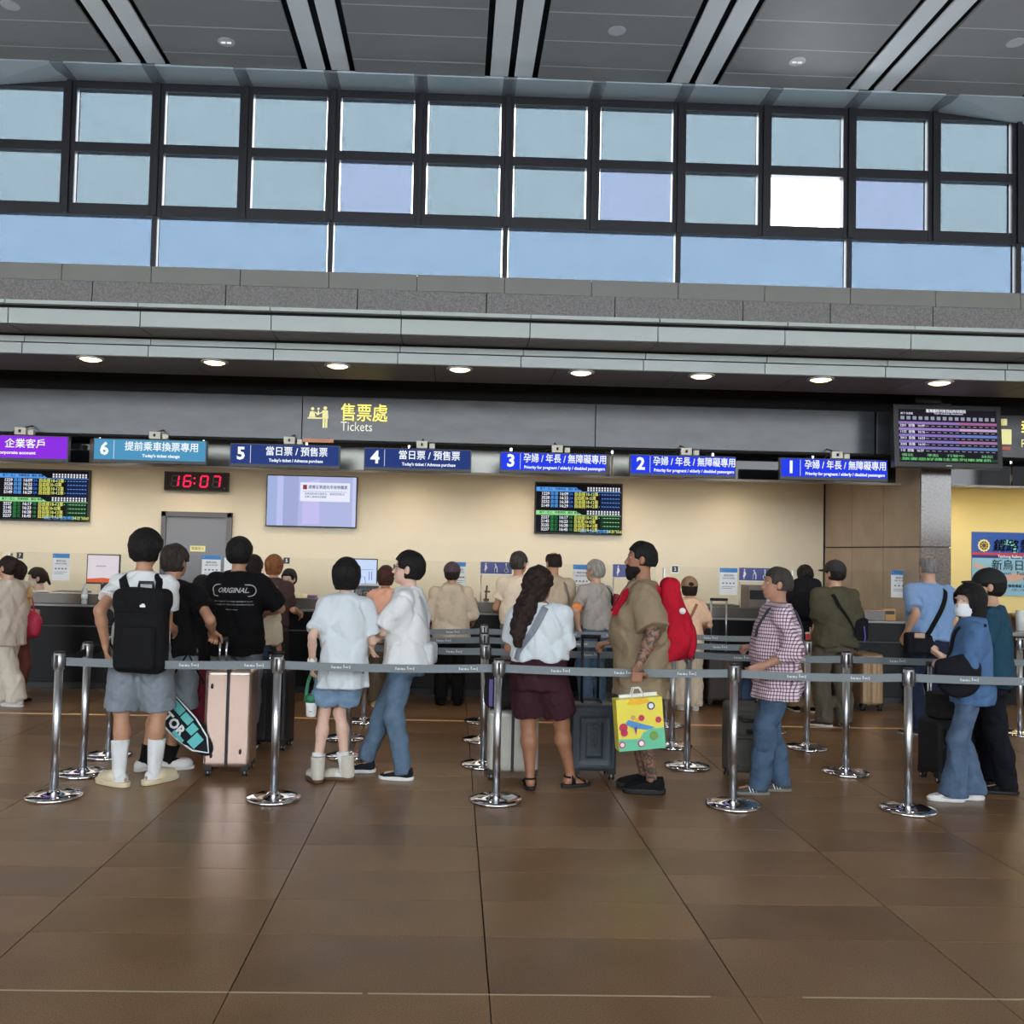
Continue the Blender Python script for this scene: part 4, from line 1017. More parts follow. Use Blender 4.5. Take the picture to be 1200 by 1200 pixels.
text('notice_lettering', '如需協助請洽服務台，謝謝您的配合', (X(.42), y-.006, Z(.35)), .034, emat('tv_ink', (60, 70, 120)), r, width=(2*hw)*.44)
text('notice_lettering', '站務人員將為您服務', (X(.42), y-.006, Z(.41)), .034, emat('tv_ink', (60, 70, 120)), r, width=(2*hw)*.24)
# hanging train display in front of the pier
r, hw, h = screen('train_information_display', 4.735, 5.925, 2.655, 3.345, 9.9, 'large black hanging display with violet timetable rows beside the stone pier', face=(22, 18, 30), bez=.055, th=.09, tilt=math.radians(-4))
y = -.094; X = lambda u: -hw+.055+(2*hw-.11)*u; Z = lambda v: h-.055-(h-.11)*v
cw = emat('led_white', (228, 228, 240)); text('title_lettering', '臺灣鐵路列車到站時刻資訊', (X(.28), y, Z(.03)), .040, cw, r, bold=.001, width=.44); text('title_lettering', 'Train timetable information', (X(.36), y, Z(.075)), .024, cw, r, width=.32)
text('title_lettering', '南下 往高雄', (X(.02), y, Z(.085)), .026, cw, r)
b = MB()
for i in range(16): b.box((X(.02+.0615*i), y, Z(.20)), (X(.02+.0615*i+.038), y+.001, Z(.135)))
tag(b.build('column_heading', emat('led_dim', (150, 150, 170)), r), kind='stuff')
for i, (c_a, c_b) in enumerate((((150, 118, 190), (170, 100, 150)), ((160, 130, 200), (210, 170, 210)), ((140, 120, 200), (110, 130, 200)), ((140, 120, 200), (170, 120, 170)), ((130, 120, 200), (100, 130, 190)))):
    v = .235+.118*i
    MB().box((X(.0), y, Z(v+.05)), (X(.62), y+.001, Z(v))).build('row_band', emat('row_'+str(c_a), c_a, .9), r); MB().box((X(.62), y, Z(v+.05)), (X(1), y+.001, Z(v))).build('row_band', emat('row_'+str(c_b), c_b, .9), r)
    text('row_lettering', ('3201', '1132', '2013', '3205', '115')[i]+'  自強   16:%02d' % (9+7*i), (X(.01), y-.001, Z(v+.08)), .036, cw, r, bold=.0008)
    b = MB()
    for j in range(12): b.box((X(.27+.061*j), y-.001, Z(v+.088)), (X(.27+.061*j+.035), y, Z(v+.076)))
    tag(b.build('row_times', emat('led_dim', (150, 150, 170)), r), kind='stuff')
MB().box((X(0), y, Z(.97)), (X(1), y+.001, Z(.925))).build('ticker_bar', emat('ticker', (30, 70, 36)), r)
text('ticker_lettering', '旅客您好請注意列車資訊', (X(.02), y-.001, Z(.947)), .032, emat('tick_g', (120, 220, 130)), r, width=.98)
text('row_lettering', '備註        準點     行駛中          註記', (X(.02), y-.001, Z(.875)), .034, emat('led_green2', (120, 190, 130)), r, width=1.0)
MB().box((-.03, -.093, .015), (.03, -.09, .024)).build('status_light', M_line, r)
MB().box((-.12, 0, .1), (.12, .26, .5), .01).build('bracket', M_plastic, r)
box_ = tag(MB().box((4.735+.33, 10.02, 3.40), (4.735+.62, 10.3, 3.46)).build('display_hanger', M_plastic), 'black steel hanger above the hanging train display', 'bracket')
# small camera beneath display on the pier side
r = empty('security_camera', at(1063, 563, 10.75)); tag(r, 'small brown dome camera under the glass band beside the pier', 'camera')
MB().lathe((0, 0, 0), [(.01, -.06), (.035, -.05), (.045, -.02), (.05, 0), (.05, .03)], 16).build('dome', mat('brown_dome', (84, 66, 54), rough=.3), r); MB().box((-.05, -.04, -.02), (-.02, .04, .03), .004).build('mount', M_plastic, r)
# poster of the police post
r = empty('police_poster', at(1139, 697, 12.985)); tag(r, 'blue police information poster on the yellow wall at the right edge', 'poster'); PW, PH = 1.5, .90
lay = [(0, 0, PW, PH, (36, 74, 150), 'sheet')]
MB().box((0, 0, 0), (PW, .012, PH)).build('sheet', mat('poster_blue', (40, 84, 170), rough=.35), r)
MB().box((0, -.002, 0), (PW, 0, PH*.585)).build('lower_field', mat('poster_sky', (142, 190, 214), rough=.35), r)
MB().box((0, -.003, PH*.60), (PW, -.001, PH*.635)).build('band', mat('poster_navy', (44, 40, 110), rough=.35), r); MB().box((0, -.003, PH*.635), (PW, -.001, PH*.675)).build('band', mat('poster_red', (196, 56, 80), rough=.35), r)
cr_ = MB(); cr_.poly([(.53+.135*math.cos(a), -.0015, PH*.70+.165*math.sin(a)) for a in [PI-i*PI/14 for i in range(15)]]+[(.53+.10*math.cos(a)-.03, -.0015, PH*.67+.12*math.sin(a)) for a in [i*PI/14 for i in range(15)]], .001).build('crescent', mat('poster_teal', (120, 206, 200), rough=.35), r)
em = MB(); em.poly([((.17+(.082 if i % 2 else .092)*math.cos(-a)), -.004, PH*.785+(.082 if i % 2 else .092)*math.sin(-a)) for i, a in enumerate([k*PI/12 for k in range(24)])], .001).build('emblem', mat('emblem_yellow', (236, 226, 150), rough=.35), r)
e2 = MB(); e2.poly([(.17+.062*math.cos(-a), -.0055, PH*.785+.062*math.sin(-a)) for a in [k*PI/10 for k in range(20)]], .001).build('emblem_ring', mat('emblem_dark', (70, 58, 40), rough=.35), r)
e3 = MB()
for k in range(8):
    a = k*PI/4; e3.poly([(.17+.02*math.cos(a), -.007, PH*.785+.02*math.sin(a)), (.17+.042*math.cos(a-.25), -.007, PH*.785+.042*math.sin(a-.25)), (.17+.056*math.cos(a), -.007, PH*.785+.056*math.sin(a)), (.17+.042*math.cos(a+.25), -.007, PH*.785+.042*math.sin(a+.25))], .001)
e3.lathe((0, 0, 0), [(.001, 0), (.001, .0001)], 3); e3.build('emblem_petals', mat('emblem_gold', (222, 196, 96), rough=.35), r)
pi_ = mat('poster_ink', (20, 30, 70), rough=.5); text('lettering', '鐵路警察局', (.29, -.006, PH*.775), .19, pi_, r, bold=.004, shear=.2)
text('lettering', 'Taichung Railway Police', (.37, -.005, PH*.617), .052, M_white, r, bold=.001); text('lettering', '新烏日分駐所', (.28, -.005, PH*.47), .16, mat('ink', (40, 40, 44)), r, bold=.001)
text('lettering', 'Xinwuri    Police Station', (.34, -.005, PH*.35), .07, pi_, r); text('lettering', '鐵路警察', (.74, -.005, PH*.27), .045, pi_, r); text('lettering', '服務專線 24H', (.52, -.005, PH*.15), .05, pi_, r, bold=.001); text('lettering', '110 / 119', (.56, -.005, PH*.09), .05, pi_, r, shear=.4)
pk = mat('poster_hand', (206, 168, 152), rough=.4)
MB().poly([(.44, -.003, .26), (.60, -.003, .33), (.72, -.003, .32), (.80, -.003, .26), (.66, -.003, .20), (.5, -.003, .20)], .001).poly([(.02, -.003, .40), (.02, -.003, .46), (.16, -.003, .42), (.22, -.003, .36)], .001).build('handshake_shape', pk, r)

# ------------------------------------------------------------ counters
gl = glassm('counter_glass', (.975, .985, .98, 1), 1.3)
lv = mat('counter_top', (150, 150, 152), rough=.25, metal=.3)
cols_ = [-6.6, -5.1, -3.6, -2.1, -.6, .9, 2.4, 3.9, 5.2]
nm_ = ['at the left edge behind the person in beige', 'behind the masked clerk', 'behind the man with the black backpack', 'behind the bob-haired girl in the white shirt', 'behind the hooded jacket', 'before the customer with the grey sling bag', 'behind the white trousers and brown suitcase', 'beside the stone pier']
for i in range(8):
    a, b_ = cols_[i], cols_[i+1]; r = empty('counter_unit', ((a+b_)/2, 10.5, 0)); tag(r, 'glossy black ticket counter unit '+nm_[i], 'counter', 'black ticket counter units'); w2 = (b_-a)/2
    MB().box((-w2+.004, .06, 0), (w2-.004, .80, .08)).build('plinth', M_plastic, r)
    MB().box((-w2+.003, .0, .08), (w2-.003, .80, .70), .004).build('front_panel', M_ctr, r); MB().box((-w2+.003, -.01, .715), (w2-.003, .80, .925), .004).build('upper_panel', M_ctr, r)
    MB().box((-w2+.003, -.005, .702), (w2-.003, .02, .713)).build('seam_strip', M_ctr2, r)
    MB().box((-w2+.001, -.05, .925), (w2-.001, .85, .952), .006).build('top', lv, r)
    g_ = MB().box((-w2+.05, .20, .955), (w2-.05, .206, 1.52)); go = g_.build('glass_screen', gl, r)
    MB().box((-w2+.04, .16, .953), (-w2+.055, .24, 1.50)).build('glass_post', M_steel, r)
    MB().box((-w2+.30, .02, .953), (w2-.22, .18, 1.065), .006).build('document_tray', mat('tray_metal', (128, 124, 120), rough=.22, metal=.7), r)
    MB().box((-w2+.32, .03, 1.062), (w2-.24, .17, 1.070)).build('tray_rim', M_chrome, r)
# far right desk for the police post
r = empty('police_desk', (7.9, 10.6, 0)); tag(r, 'black reception desk under the yellow wall at the right edge', 'desk')
MB().box((-1.55, 0, 0), (2.2, .7, .80), .004).build('front_panel', M_ctr, r); MB().box((-1.6, -.04, .80), (2.25, .8, .84), .006).build('top', lv, r); MB().box((-1.3, .45, .84), (2.0, .7, 1.03), .006).build('shelf', mat('desk_brown', (110, 84, 66)), r); 
p = at(1193, 715, 11.0); MB().lathe((p.x-7.9, .35, .84), [(.05, 0), (.055, .22), (.05, .24)], 14).build('white_cup', M_white, r)
MB().lathe((at(1189, 715, 11.05).x-7.9, .42, 1.0), [(.04, -.03), (.045, 0), (.04, .03)], 14).build('door_bell', mat('brass', (190, 160, 90), metal=.8, rough=.3), r)

def notice(x0, y0, x1, y1, Y, lab, white=True):
    a = at(x0, y1, Y); b_ = at(x1, y0, Y); r = empty('notice', a); tag(r, lab, 'notice'); W_, H_ = b_.x-a.x, b_.z-a.z
    MB().box((0, -.004, 0), (W_, 0, H_)).build('sheet', M_white, r); MB().box((0, -.006, H_*.84), (W_, -.004, H_)).build('blue_header', mat('header_blue', (52, 128, 196), rough=.5), r)
    gi_ = mat('notice_ink', (96, 104, 112)); text('lettering', 'i', (W_*.08, -.0065, H_*.92), .03, M_white, r); text('lettering', '購票須知', (W_*.22, -.0065, H_*.72), .026, gi_, r, width=W_*.56); text('lettering', '請戴口罩 保持距離', (W_*.16, -.0065, H_*.62), .016, gi_, r, width=W_*.68)
    b = MB()
    for k in range(4): b.lathe((W_*(.2+.2*k), -.0065, H_*.44), [(.001, -.008), (.011, -.006), (.011, .006), (.001, .008)], 8)
    b.box((W_*.12, -.006, H_*.30), (W_*.88, -.005, H_*.315)).box((W_*.12, -.006, H_*.24), (W_*.7, -.005, H_*.255)).build('icons', gi_, r)
notice(61, 649, 82, 680, 10.69, 'white notice with blue header on the glass beside the masked clerk')
notice(236, 651, 259, 681, 10.69, 'white notice with blue header on the glass before the grey door')
notice(532, 659, 546, 690, 10.69, 'white notice with blue header on the glass behind the patterned cap')
notice(671, 662, 692, 696, 10.69, 'white notice with blue header on the glass beside the grey-haired customer')
notice(843, 666, 864, 697, 10.69, 'white notice with blue header on the glass left of the rightmost priority plate')
notice(1044, 669, 1067, 700, 10.69, 'white notice with blue header by the stone pier beside the blue polo shirt')
a = at(262, 682, 10.69); r = MB().box((a.x, 10.684, a.z), (a.x+.13, 10.69, a.z+.28)).build('leaflet', M_white); tag(r, 'plain white sheet on the glass right of the notice before the grey door', 'notice')
def plate(x0, y0, x1, y1, lab, n=3):
    a = at(x0, y1, 10.68); b_ = at(x1, y0, 10.68); r = empty('priority_plate', a); tag(r, lab, 'sign'); W_, H_ = b_.x-a.x, b_.z-a.z
    MB().box((0, -.006, 0), (W_, 0, H_), .002).build('plate', mat('plate_indigo', (66, 74, 138), rough=.4), r); MB().box((0, -.007, -.012), (W_, 0, .0)).build('plate_edge', M_white, r)
    b = MB(); h = H_*.8; z0 = H_*.1; cell = W_/n
    def dsc(x, z, rr): b.poly([(x+rr*math.cos(-2*PI*i/10), -.0085, z+rr*math.sin(-2*PI*i/10)) for i in range(10)], .001)
    def pl(pts): b.poly([(x, -.0085, z0+z*h) for x, z in pts], .001)
    for k in range(n):
        c = cell*(k+.5); u = h
        if k == 0: dsc(c, z0+.92*h, .07*u); pl([(c-.07*u, .80), (c-.10*u, .45), (c-.16*u, .22), (c+.02*u, .22), (c+.16*u, .50), (c+.05*u, .80)]); pl([(c-.08*u, .22), (c-.08*u, 0), (c-.01*u, 0), (c-.01*u, .22)]); 
        if k == 1: dsc(c-.10*u, z0+.86*h, .075*u); pl([(c-.08*u, .74), (c+.0*u, .78), (c+.14*u, .45), (c+.05*u, .42)]); pl([(c+.05*u, .45), (c+.14*u, .45), (c+.13*u, 0), (c+.05*u, 0)]); pl([(c-.08*u, .72), (c-.2*u, .40), (c-.16*u, .38), (c-.02*u, .66)]); pl([(c-.2*u, .40), (c-.2*u, 0), (c-.17*u, 0), (c-.17*u, .40)])
        if k == 2:
            dsc(c-.06*u, z0+.93*h, .07*u); pl([(c-.10*u, .84), (c-.10*u, .40), (c+.14*u, .40), (c+.24*u, .08), (c+.17*u, .05), (c+.08*u, .32), (c-.02*u, .32), (c-.02*u, .84)]); b.tube([(c-.02*u+.22*u*math.cos(t_), -.009, z0+.25*h+.22*u*math.sin(t_)) for t_ in [2.2+k2*.35 for k2 in range(12)]], .03*u, 5)
    b.build('pictograms', M_white, r)
    MB().tube([(.01, .004, 0), (.01, .004, -.42)], .006, 6).tube([(W_-.01, .004, 0), (W_-.01, .004, -.42)], .006, 6).build('bracket', M_steel, r)
plate(563, 659, 600, 672, 'indigo priority plate with white pictograms right of the patterned cap')
plate(718, 662, 755, 676, 'indigo priority plate with white pictograms behind the bearded man')
plate(866, 666, 903, 680, 'indigo priority plate with white pictograms left of the man in the checked shirt')
for x, y, n_, lab in ((23.5, 651, '7', 'small black number plate above the masked clerk'), (336, 657, '5', 'small black number plate right of the auburn-haired customer'), (791, 667, '2', 'small number plate on white backing right of the bearded man')):
    a = at(x, y, 10.69); r = empty('number_plate', a); tag(r, lab, 'sign'); MB().box((-.035, -.006, -.035), (.035, 0, .035)).build('plate', M_plastic, r); text('number', n_, (0, -.0075, 0), .055, M_white, r, 'CENTER', bold=.001)
    if n_ == '2': MB().box((-.045, -.003, -.05), (.045, .0, .05)).build('backing', M_white, r)
# clerks' monitors and desk things
def monitor(x0, y0, x1, y1, lab, face, kind):
    a = at(x0, y1, 11.0); b_ = at(x1, y0, 11.0); W_, H_ = b_.x-a.x, b_.z-a.z; r = empty('computer_monitor', ((a.x+b_.x)/2, 11.0, .952)); tag(r, lab, 'monitor'); z0 = a.z-.952
    MB().box((-W_/2, -.03, z0), (W_/2, .0, z0+H_), .004).build('housing', M_plastic, r); MB().box((-W_/2+.012, -.032, z0+.02), (W_/2-.012, -.029, z0+H_-.012)).build('display', emat('mon_'+kind, face), r)
    MB().box((-.03, -.01, .01), (.03, .02, z0+.05), .004).box((-.10, -.08, 0), (.10, .08, .015), .004).build('stand', M_plastic, r); MB().box((-.01, -.0315, z0+.006), (.01, -.03, z0+.012)).build('power_light', M_line, r)
    if kind == 'a':
        MB().poly([(-W_/2+.012, -.0335, z0+.02), (W_/2-.012, -.0335, z0+.02), (W_/2-.012, -.0335, z0+.055), (0, -.0335, z0+.075), (-W_/2+.012, -.0335, z0+.06)], .001).build('dune_shape', emat('mon_orange', (214, 96, 60)), r)
        text('lettering', '歡迎光臨 請稍候', (-.08, -.0335, z0+H_*.6), .016, mat('notice_ink', (96, 104, 112)), r)
    else:
        MB().box((-W_/2+.012, -.0335, z0+.02), (W_/2-.012, -.0325, z0+.05)).build('green_hill', emat('mon_green', (120, 190, 80)), r)
        MB().tube([(-.06, -.034, z0+.05), (-.04, -.034, z0+.16), (0, -.034, z0+.16), (.02, -.034, z0+.05)], .004, 5).box((.05, -.034, z0+.12), (.06, -.033, z0+.22)).box((.08, -.034, z0+.12), (.09, -.033, z0+.22)).box((-.1, -.034, z0+.24), (.1, -.033, z0+.245)).build('drawing_lines', emat('mon_violet', (130, 130, 210)), r)
monitor(102, 650, 142, 684, 'black monitor with pale screen and orange dune on the counter', (226, 214, 222), 'a')
monitor(412, 655, 443, 691, 'black monitor with bright white screen and green strip behind the bob-haired girl', (206, 222, 255), 'b')
# service-at-this-window board
a = at(412, 722, 10.38); r = empty('window_notice_stand', (at(428, 700, 10.38).x, 10.50, .952)); tag(r, 'dark notice stand with bold white characters on the counter behind the bob-haired girl', 'sign')
MB().box((-.16, -.02, 0), (.16, .01, .30), .008).build('frame', mat('pale_plastic', (206, 208, 206), rough=.5), r); MB().box((-.14, -.024, .02), (.14, -.02, .275)).build('face', mat('slate', (54, 60, 64), rough=.5), r)
text('lettering', '請在此', (-.125, -.0265, .20), .078, M_white, r, bold=.002, width=.25); text('lettering', '排隊', (-.08, -.0265, .09), .078, M_white, r, bold=.002)
def bottle(x, y, lab):
    p = at(x, y, 10.47); r = empty('water_bottle', (p.x, 10.47, .953)); tag(r, lab, 'bottle')
    MB().lathe((0, 0, 0), [(.030, 0), (.034, .01), (.033, .05), (.035, .06), (.033, .10), (.034, .14), (.026, .17), (.013, .20), (.013, .215)], 20).build('bottle_body', mat('clear_plastic', (214, 224, 226), rough=.08, alpha=.55, spec=.8), r); MB().lathe((0, 0, .215), [(.016, 0), (.016, .02), (.014, .022)], 14).build('cap', mat('bottle_cap', (196, 206, 214)), r); MB().lathe((0, 0, .06), [(.0355, 0), (.0355, .05)], 20).build('wrapper', M_white, r)
bottle(99, 700, 'clear plastic water bottle on the counter left of the white shirt')
def deskbox(name, x, w_, d, h, m, lab, cat, Y=10.62, extra=None):
    xx = at(x, 700, Y).x; r = empty(name, (xx, Y, .953)); tag(r, lab, cat); MB().box((-w_/2, -d/2, 0), (w_/2, d/2, h), .006).build('casing', m, r)
    MB().box((-w_/2+.015, -d/2-.003, h*.55), (w_/2-.015, -d/2+.002, h*.85)).build('slot', M_plastic, r); return r
deskbox('card_holder', 366, .11, .08, .14, mat('mauve_box', (150, 110, 150)), 'mauve and white leaflet box on the counter right of number 5', 'box', 10.8)
deskbox('ticket_printer', 391, .22, .2, .10, mat('printer_grey', (120, 118, 114)), 'low grey ticket printer on the counter left of the bob-haired girl', 'printer', 10.85)
deskbox('ticket_printer', 84, .36, .25, .12, mat('printer_grey', (120, 118, 114)), 'low grey ticket printer beside the masked clerk', 'printer', 10.95)
r = deskbox('ticket_printer', 668, .26, .2, .12, mat('printer_brown', (98, 88, 84)), 'small brown ticket printer between the two customers in front of counter 3', 'printer', 10.45)
r = deskbox('ticket_printer', 838, .5, .3, .13, mat('printer_grey', (120, 118, 114)), 'long grey keyboard box on the counter left of the grey cabinet', 'printer', 10.85)
r = deskbox('desk_cabinet', 889, .34, .3, .36, mat('cabinet_taupe', (134, 118, 112)), 'taupe cabinet on the counter behind the man in the checked shirt', 'cabinet', 10.95)
deskbox('red_box', 1022, .22, .12, .12, mat('red_box', (190, 60, 60)), 'red and white box on the counter beside the olive shirt', 'box', 10.6)
deskbox('tan_box', 1040, .14, .12, .13, mat('tan_box', (196, 150, 90)), 'tan box on the counter left of the blue polo shirt', 'box', 10.6)
# bag of plastic and gooseneck
r = empty('gooseneck_microphone', (at(570, 700, 10.5).x, 10.62, .953)); tag(r, 'dark gooseneck microphone stand on the counter below the priority plate', 'microphone')
MB().box((-.06, -.05, 0), (.06, .05, .03), .006).build('base', M_plastic, r); MB().tube([(0, 0, .02), (.0, 0, .2), (.01, 0, .30)], .010).box((-.03, -.012, .12), (.035, .012, .15)).box((-.02, -.012, .22), (.045, .012, .24)).build('stem', mat('bronze', (90, 76, 62), metal=.4, rough=.4), r)
sw = Field(axis(-.16, .16, .01), axis(-.1, .1, .01), axis(0, .2, .01)); sw.add(ell((0, 0, .05), (.13, .08, .07)), 0); sw.add(cap((-.05, 0, .08), (-.09, 0, .17), .03, .008), .03); sw.add(cap((.05, 0, .08), (.06, 0, .16), .03, .008), .03); sw.disp(wrinkle(.008, 60)); sw.clip(lambda X, Y, Z: -Z+.002+0*X+0*Y)
o = sw.build('plastic_bag', mat('plastic_bag', (200, 192, 180), rough=.3, alpha=.75)); o.location = (at(552, 700, 10.55).x, 10.60, .953); tag(o, 'crumpled clear plastic bag on the counter right of the hooded jacket', 'bag')

# ------------------------------------------------------------ stanchions with belts
M_belt = mat('belt_grey', (120, 128, 132), rough=.55, noise=.03, nscale=60, bump=.08, bscale=400); M_print = mat('belt_print', (206, 212, 214), rough=.6)
ST = {}
PHt = .935
def belt_between(r, a, b_, z=.872, hh=.053, sag=.012, pr=True):
    a, b_ = Vector((a[0], a[1], 0)), Vector((b_[0], b_[1], 0)); L_ = (b_-a).length; u = (b_-a)/L_; n = Vector((u.y, -u.x, 0)); o = r.location
    m_ = MB(); N = 12
    pts = [a+u*(.034+(L_-.068)*i/N)-Vector((0, 0, sag*4*(i/N)*(1-i/N)-z)) for i in range(N+1)]
    m_.tube([p-Vector((o.x, o.y, 0)) for p in pts], 0, flat=(tuple(n), hh, .0025)); bo = m_.build('belt', M_belt, r)
    if pr:
        pm = MB(); d = .35
        while d < L_-.2:
            i = d/L_; zz = z-sag*4*i*(1-i)
            for sgn in (1,):
                q = a+u*d+n*.003-Vector((o.x, o.y, 0)); 
                for k, (x0, x1, z0, z1) in enumerate(((0, .007, -.008, .010), (.012, .030, -.008, .003), (.035, .052, -.008, .004), (.056, .066, -.008, .002), (.078, .085, -.006, .016), (.090, .112, -.004, .004), (.118, .124, -.010, .012))):
                    A_, B_ = q+u*x0, q+u*x1; pm.add([(A_.x, A_.y, zz+z0), (B_.x, B_.y, zz+z0), (B_.x, B_.y, zz+z1), (A_.x, A_.y, zz+z1)], [(0, 1, 2, 3)])
            d += .42
        pm.build('belt_print', M_print, bo)
def stanchion(k, x, y, lab, tall=False):
    r = empty('barrier_post', (x, y, 0)); tag(r, lab, 'post', 'chrome belt barrier posts'); ST[k] = (r, (x, y))
    MB().lathe((0, 0, 0), [(.150, 0), (.175, .003), (.178, .012), (.170, .022), (.120, .030), (.05, .036), (.034, .044), (.030, .05)], 48).build('base', M_chrome, r)
    MB().lathe((0, 0, 0), [(.0255, .045), (.0255, PHt-.11)], 28).build('pole', M_steel, r)
    h = MB().lathe((0, 0, 0), [(.030, PHt-.118), (.034, PHt-.112), (.034, PHt-.012), (.031, PHt-.009), (.031, PHt-.005)], 28).build('belt_head', M_steel, r)
    MB().lathe((0, 0, 0), [(.0352, PHt-.008), (.036, PHt-.004), (.034, PHt), (.02, PHt+.002)], 28).build('head_cap', M_plastic, h)
    MB().box((-.008, -.043, PHt-.10), (.008, -.030, PHt-.02), .002).box((.030, -.014, PHt-.098), (.044, .014, PHt-.028), .002).box((-.044, -.014, PHt-.098), (-.030, .014, PHt-.028), .002).build('belt_slot', M_plastic, h)
    if tall: MB().lathe((0, 0, 0), [(.0285, PHt), (.0285, 1.24), (.024, 1.25)], 20).build('extension_pole', mat('pale_tube', (206, 208, 204), rough=.3, metal=.3), r)
P_ = [('a1', -2.543, 6.10, 'nearest chrome belt post at the far left'), ('a2', -1.138, 6.13, 'front row chrome belt post right of the rose gold suitcase'), ('a3', .316, 6.17, 'front row chrome belt post left of the woman in maroon shorts'), ('a4', 1.884, 6.13, 'front row chrome belt post left of the man in the checked shirt'), ('a5', 3.035, 6.08, 'front row chrome belt post left of the masked woman'),
      ('b1', -2.60, 6.71, 'chrome belt post just behind the nearest post at the far left'), ('b1b', -2.631, 7.28, 'chrome belt post with only its base seen left of the white socks'), ('b2', -.796, 7.38, 'chrome belt post with its base seen behind the white boots'), ('b3', .263, 7.17, 'second row chrome belt post just behind the one left of the maroon shorts'), ('b4', 1.856, 7.22, 'second row chrome belt post right of the red backpack'), ('b5', 3.06, 7.11, 'second row chrome belt post in front of the olive shirt'),
      ('c2', -.903, 8.07, 'third row chrome belt post behind the bob-haired girl'), ('c3', .284, 8.09, 'third row chrome belt post behind the pale grey suitcase'), ('c4', 1.915, 7.98, 'third row chrome belt post behind the bearded man'), ('c5', 3.10, 8.0, 'third row chrome belt post right of the man in the checked shirt'),
      ('d2', -.82, 8.87, 'last row chrome belt post behind the bob-haired girl'), ('d3', .311, 8.97, 'last row chrome belt post left of the dark suitcase queue'), ('d4', 2.09, 8.96, 'last row chrome belt post behind the red backpack'), ('d5', 3.02, 8.75, 'chrome belt post with tall pale extension tube beside the man in the checked shirt'), ('e6', 5.48, 8.80, 'chrome belt post at the right edge behind the teal shirt')]
for k, x, y, lab in P_: stanchion(k, x, y, lab, k == 'd5')
for a, b_ in (('a1', 'a2'), ('a2', 'a3'), ('a3', 'a4'), ('a4', 'a5'), ('b2', 'b3'), ('b3', 'b4'), ('b4', 'b5'), ('c2', 'c3'), ('c3', 'c4'), ('c4', 'c5'), ('d2', 'd3'), ('d3', 'd4'), ('d4', 'd5')): belt_between(ST[a][0], ST[a][1], ST[b_][1])
belt_between(ST['a5'][0], ST['a5'][1], (4.7, 6.1)); belt_between(ST['b5'][0], ST['b5'][1], (4.75, 7.2)); belt_between(ST['e6'][0], ST['e6'][1], (6.9, 8.8)); 
stanchion('a6', 4.7, 6.1, 'front row chrome belt post beyond the right edge'); stanchion('b6', 4.75, 7.2, 'second row chrome belt post beyond the right edge')
mb = M_belt; M_belt = mat('belt_black', (30, 30, 34), rough=.6); belt_between(ST['a1'][0], ST['a1'][1], ST['b1'][1], pr=False); belt_between(ST['b1'][0], ST['b1'][1], ST['b1b'][1], pr=False); M_belt = mb
r_ = ST['a3'][0]; MB().box((-.062, -.02, .62), (-.036, -.012, .80), .003).build('queue_tag', mat('violet_tag', (70, 60, 130), rough=.4), r_)

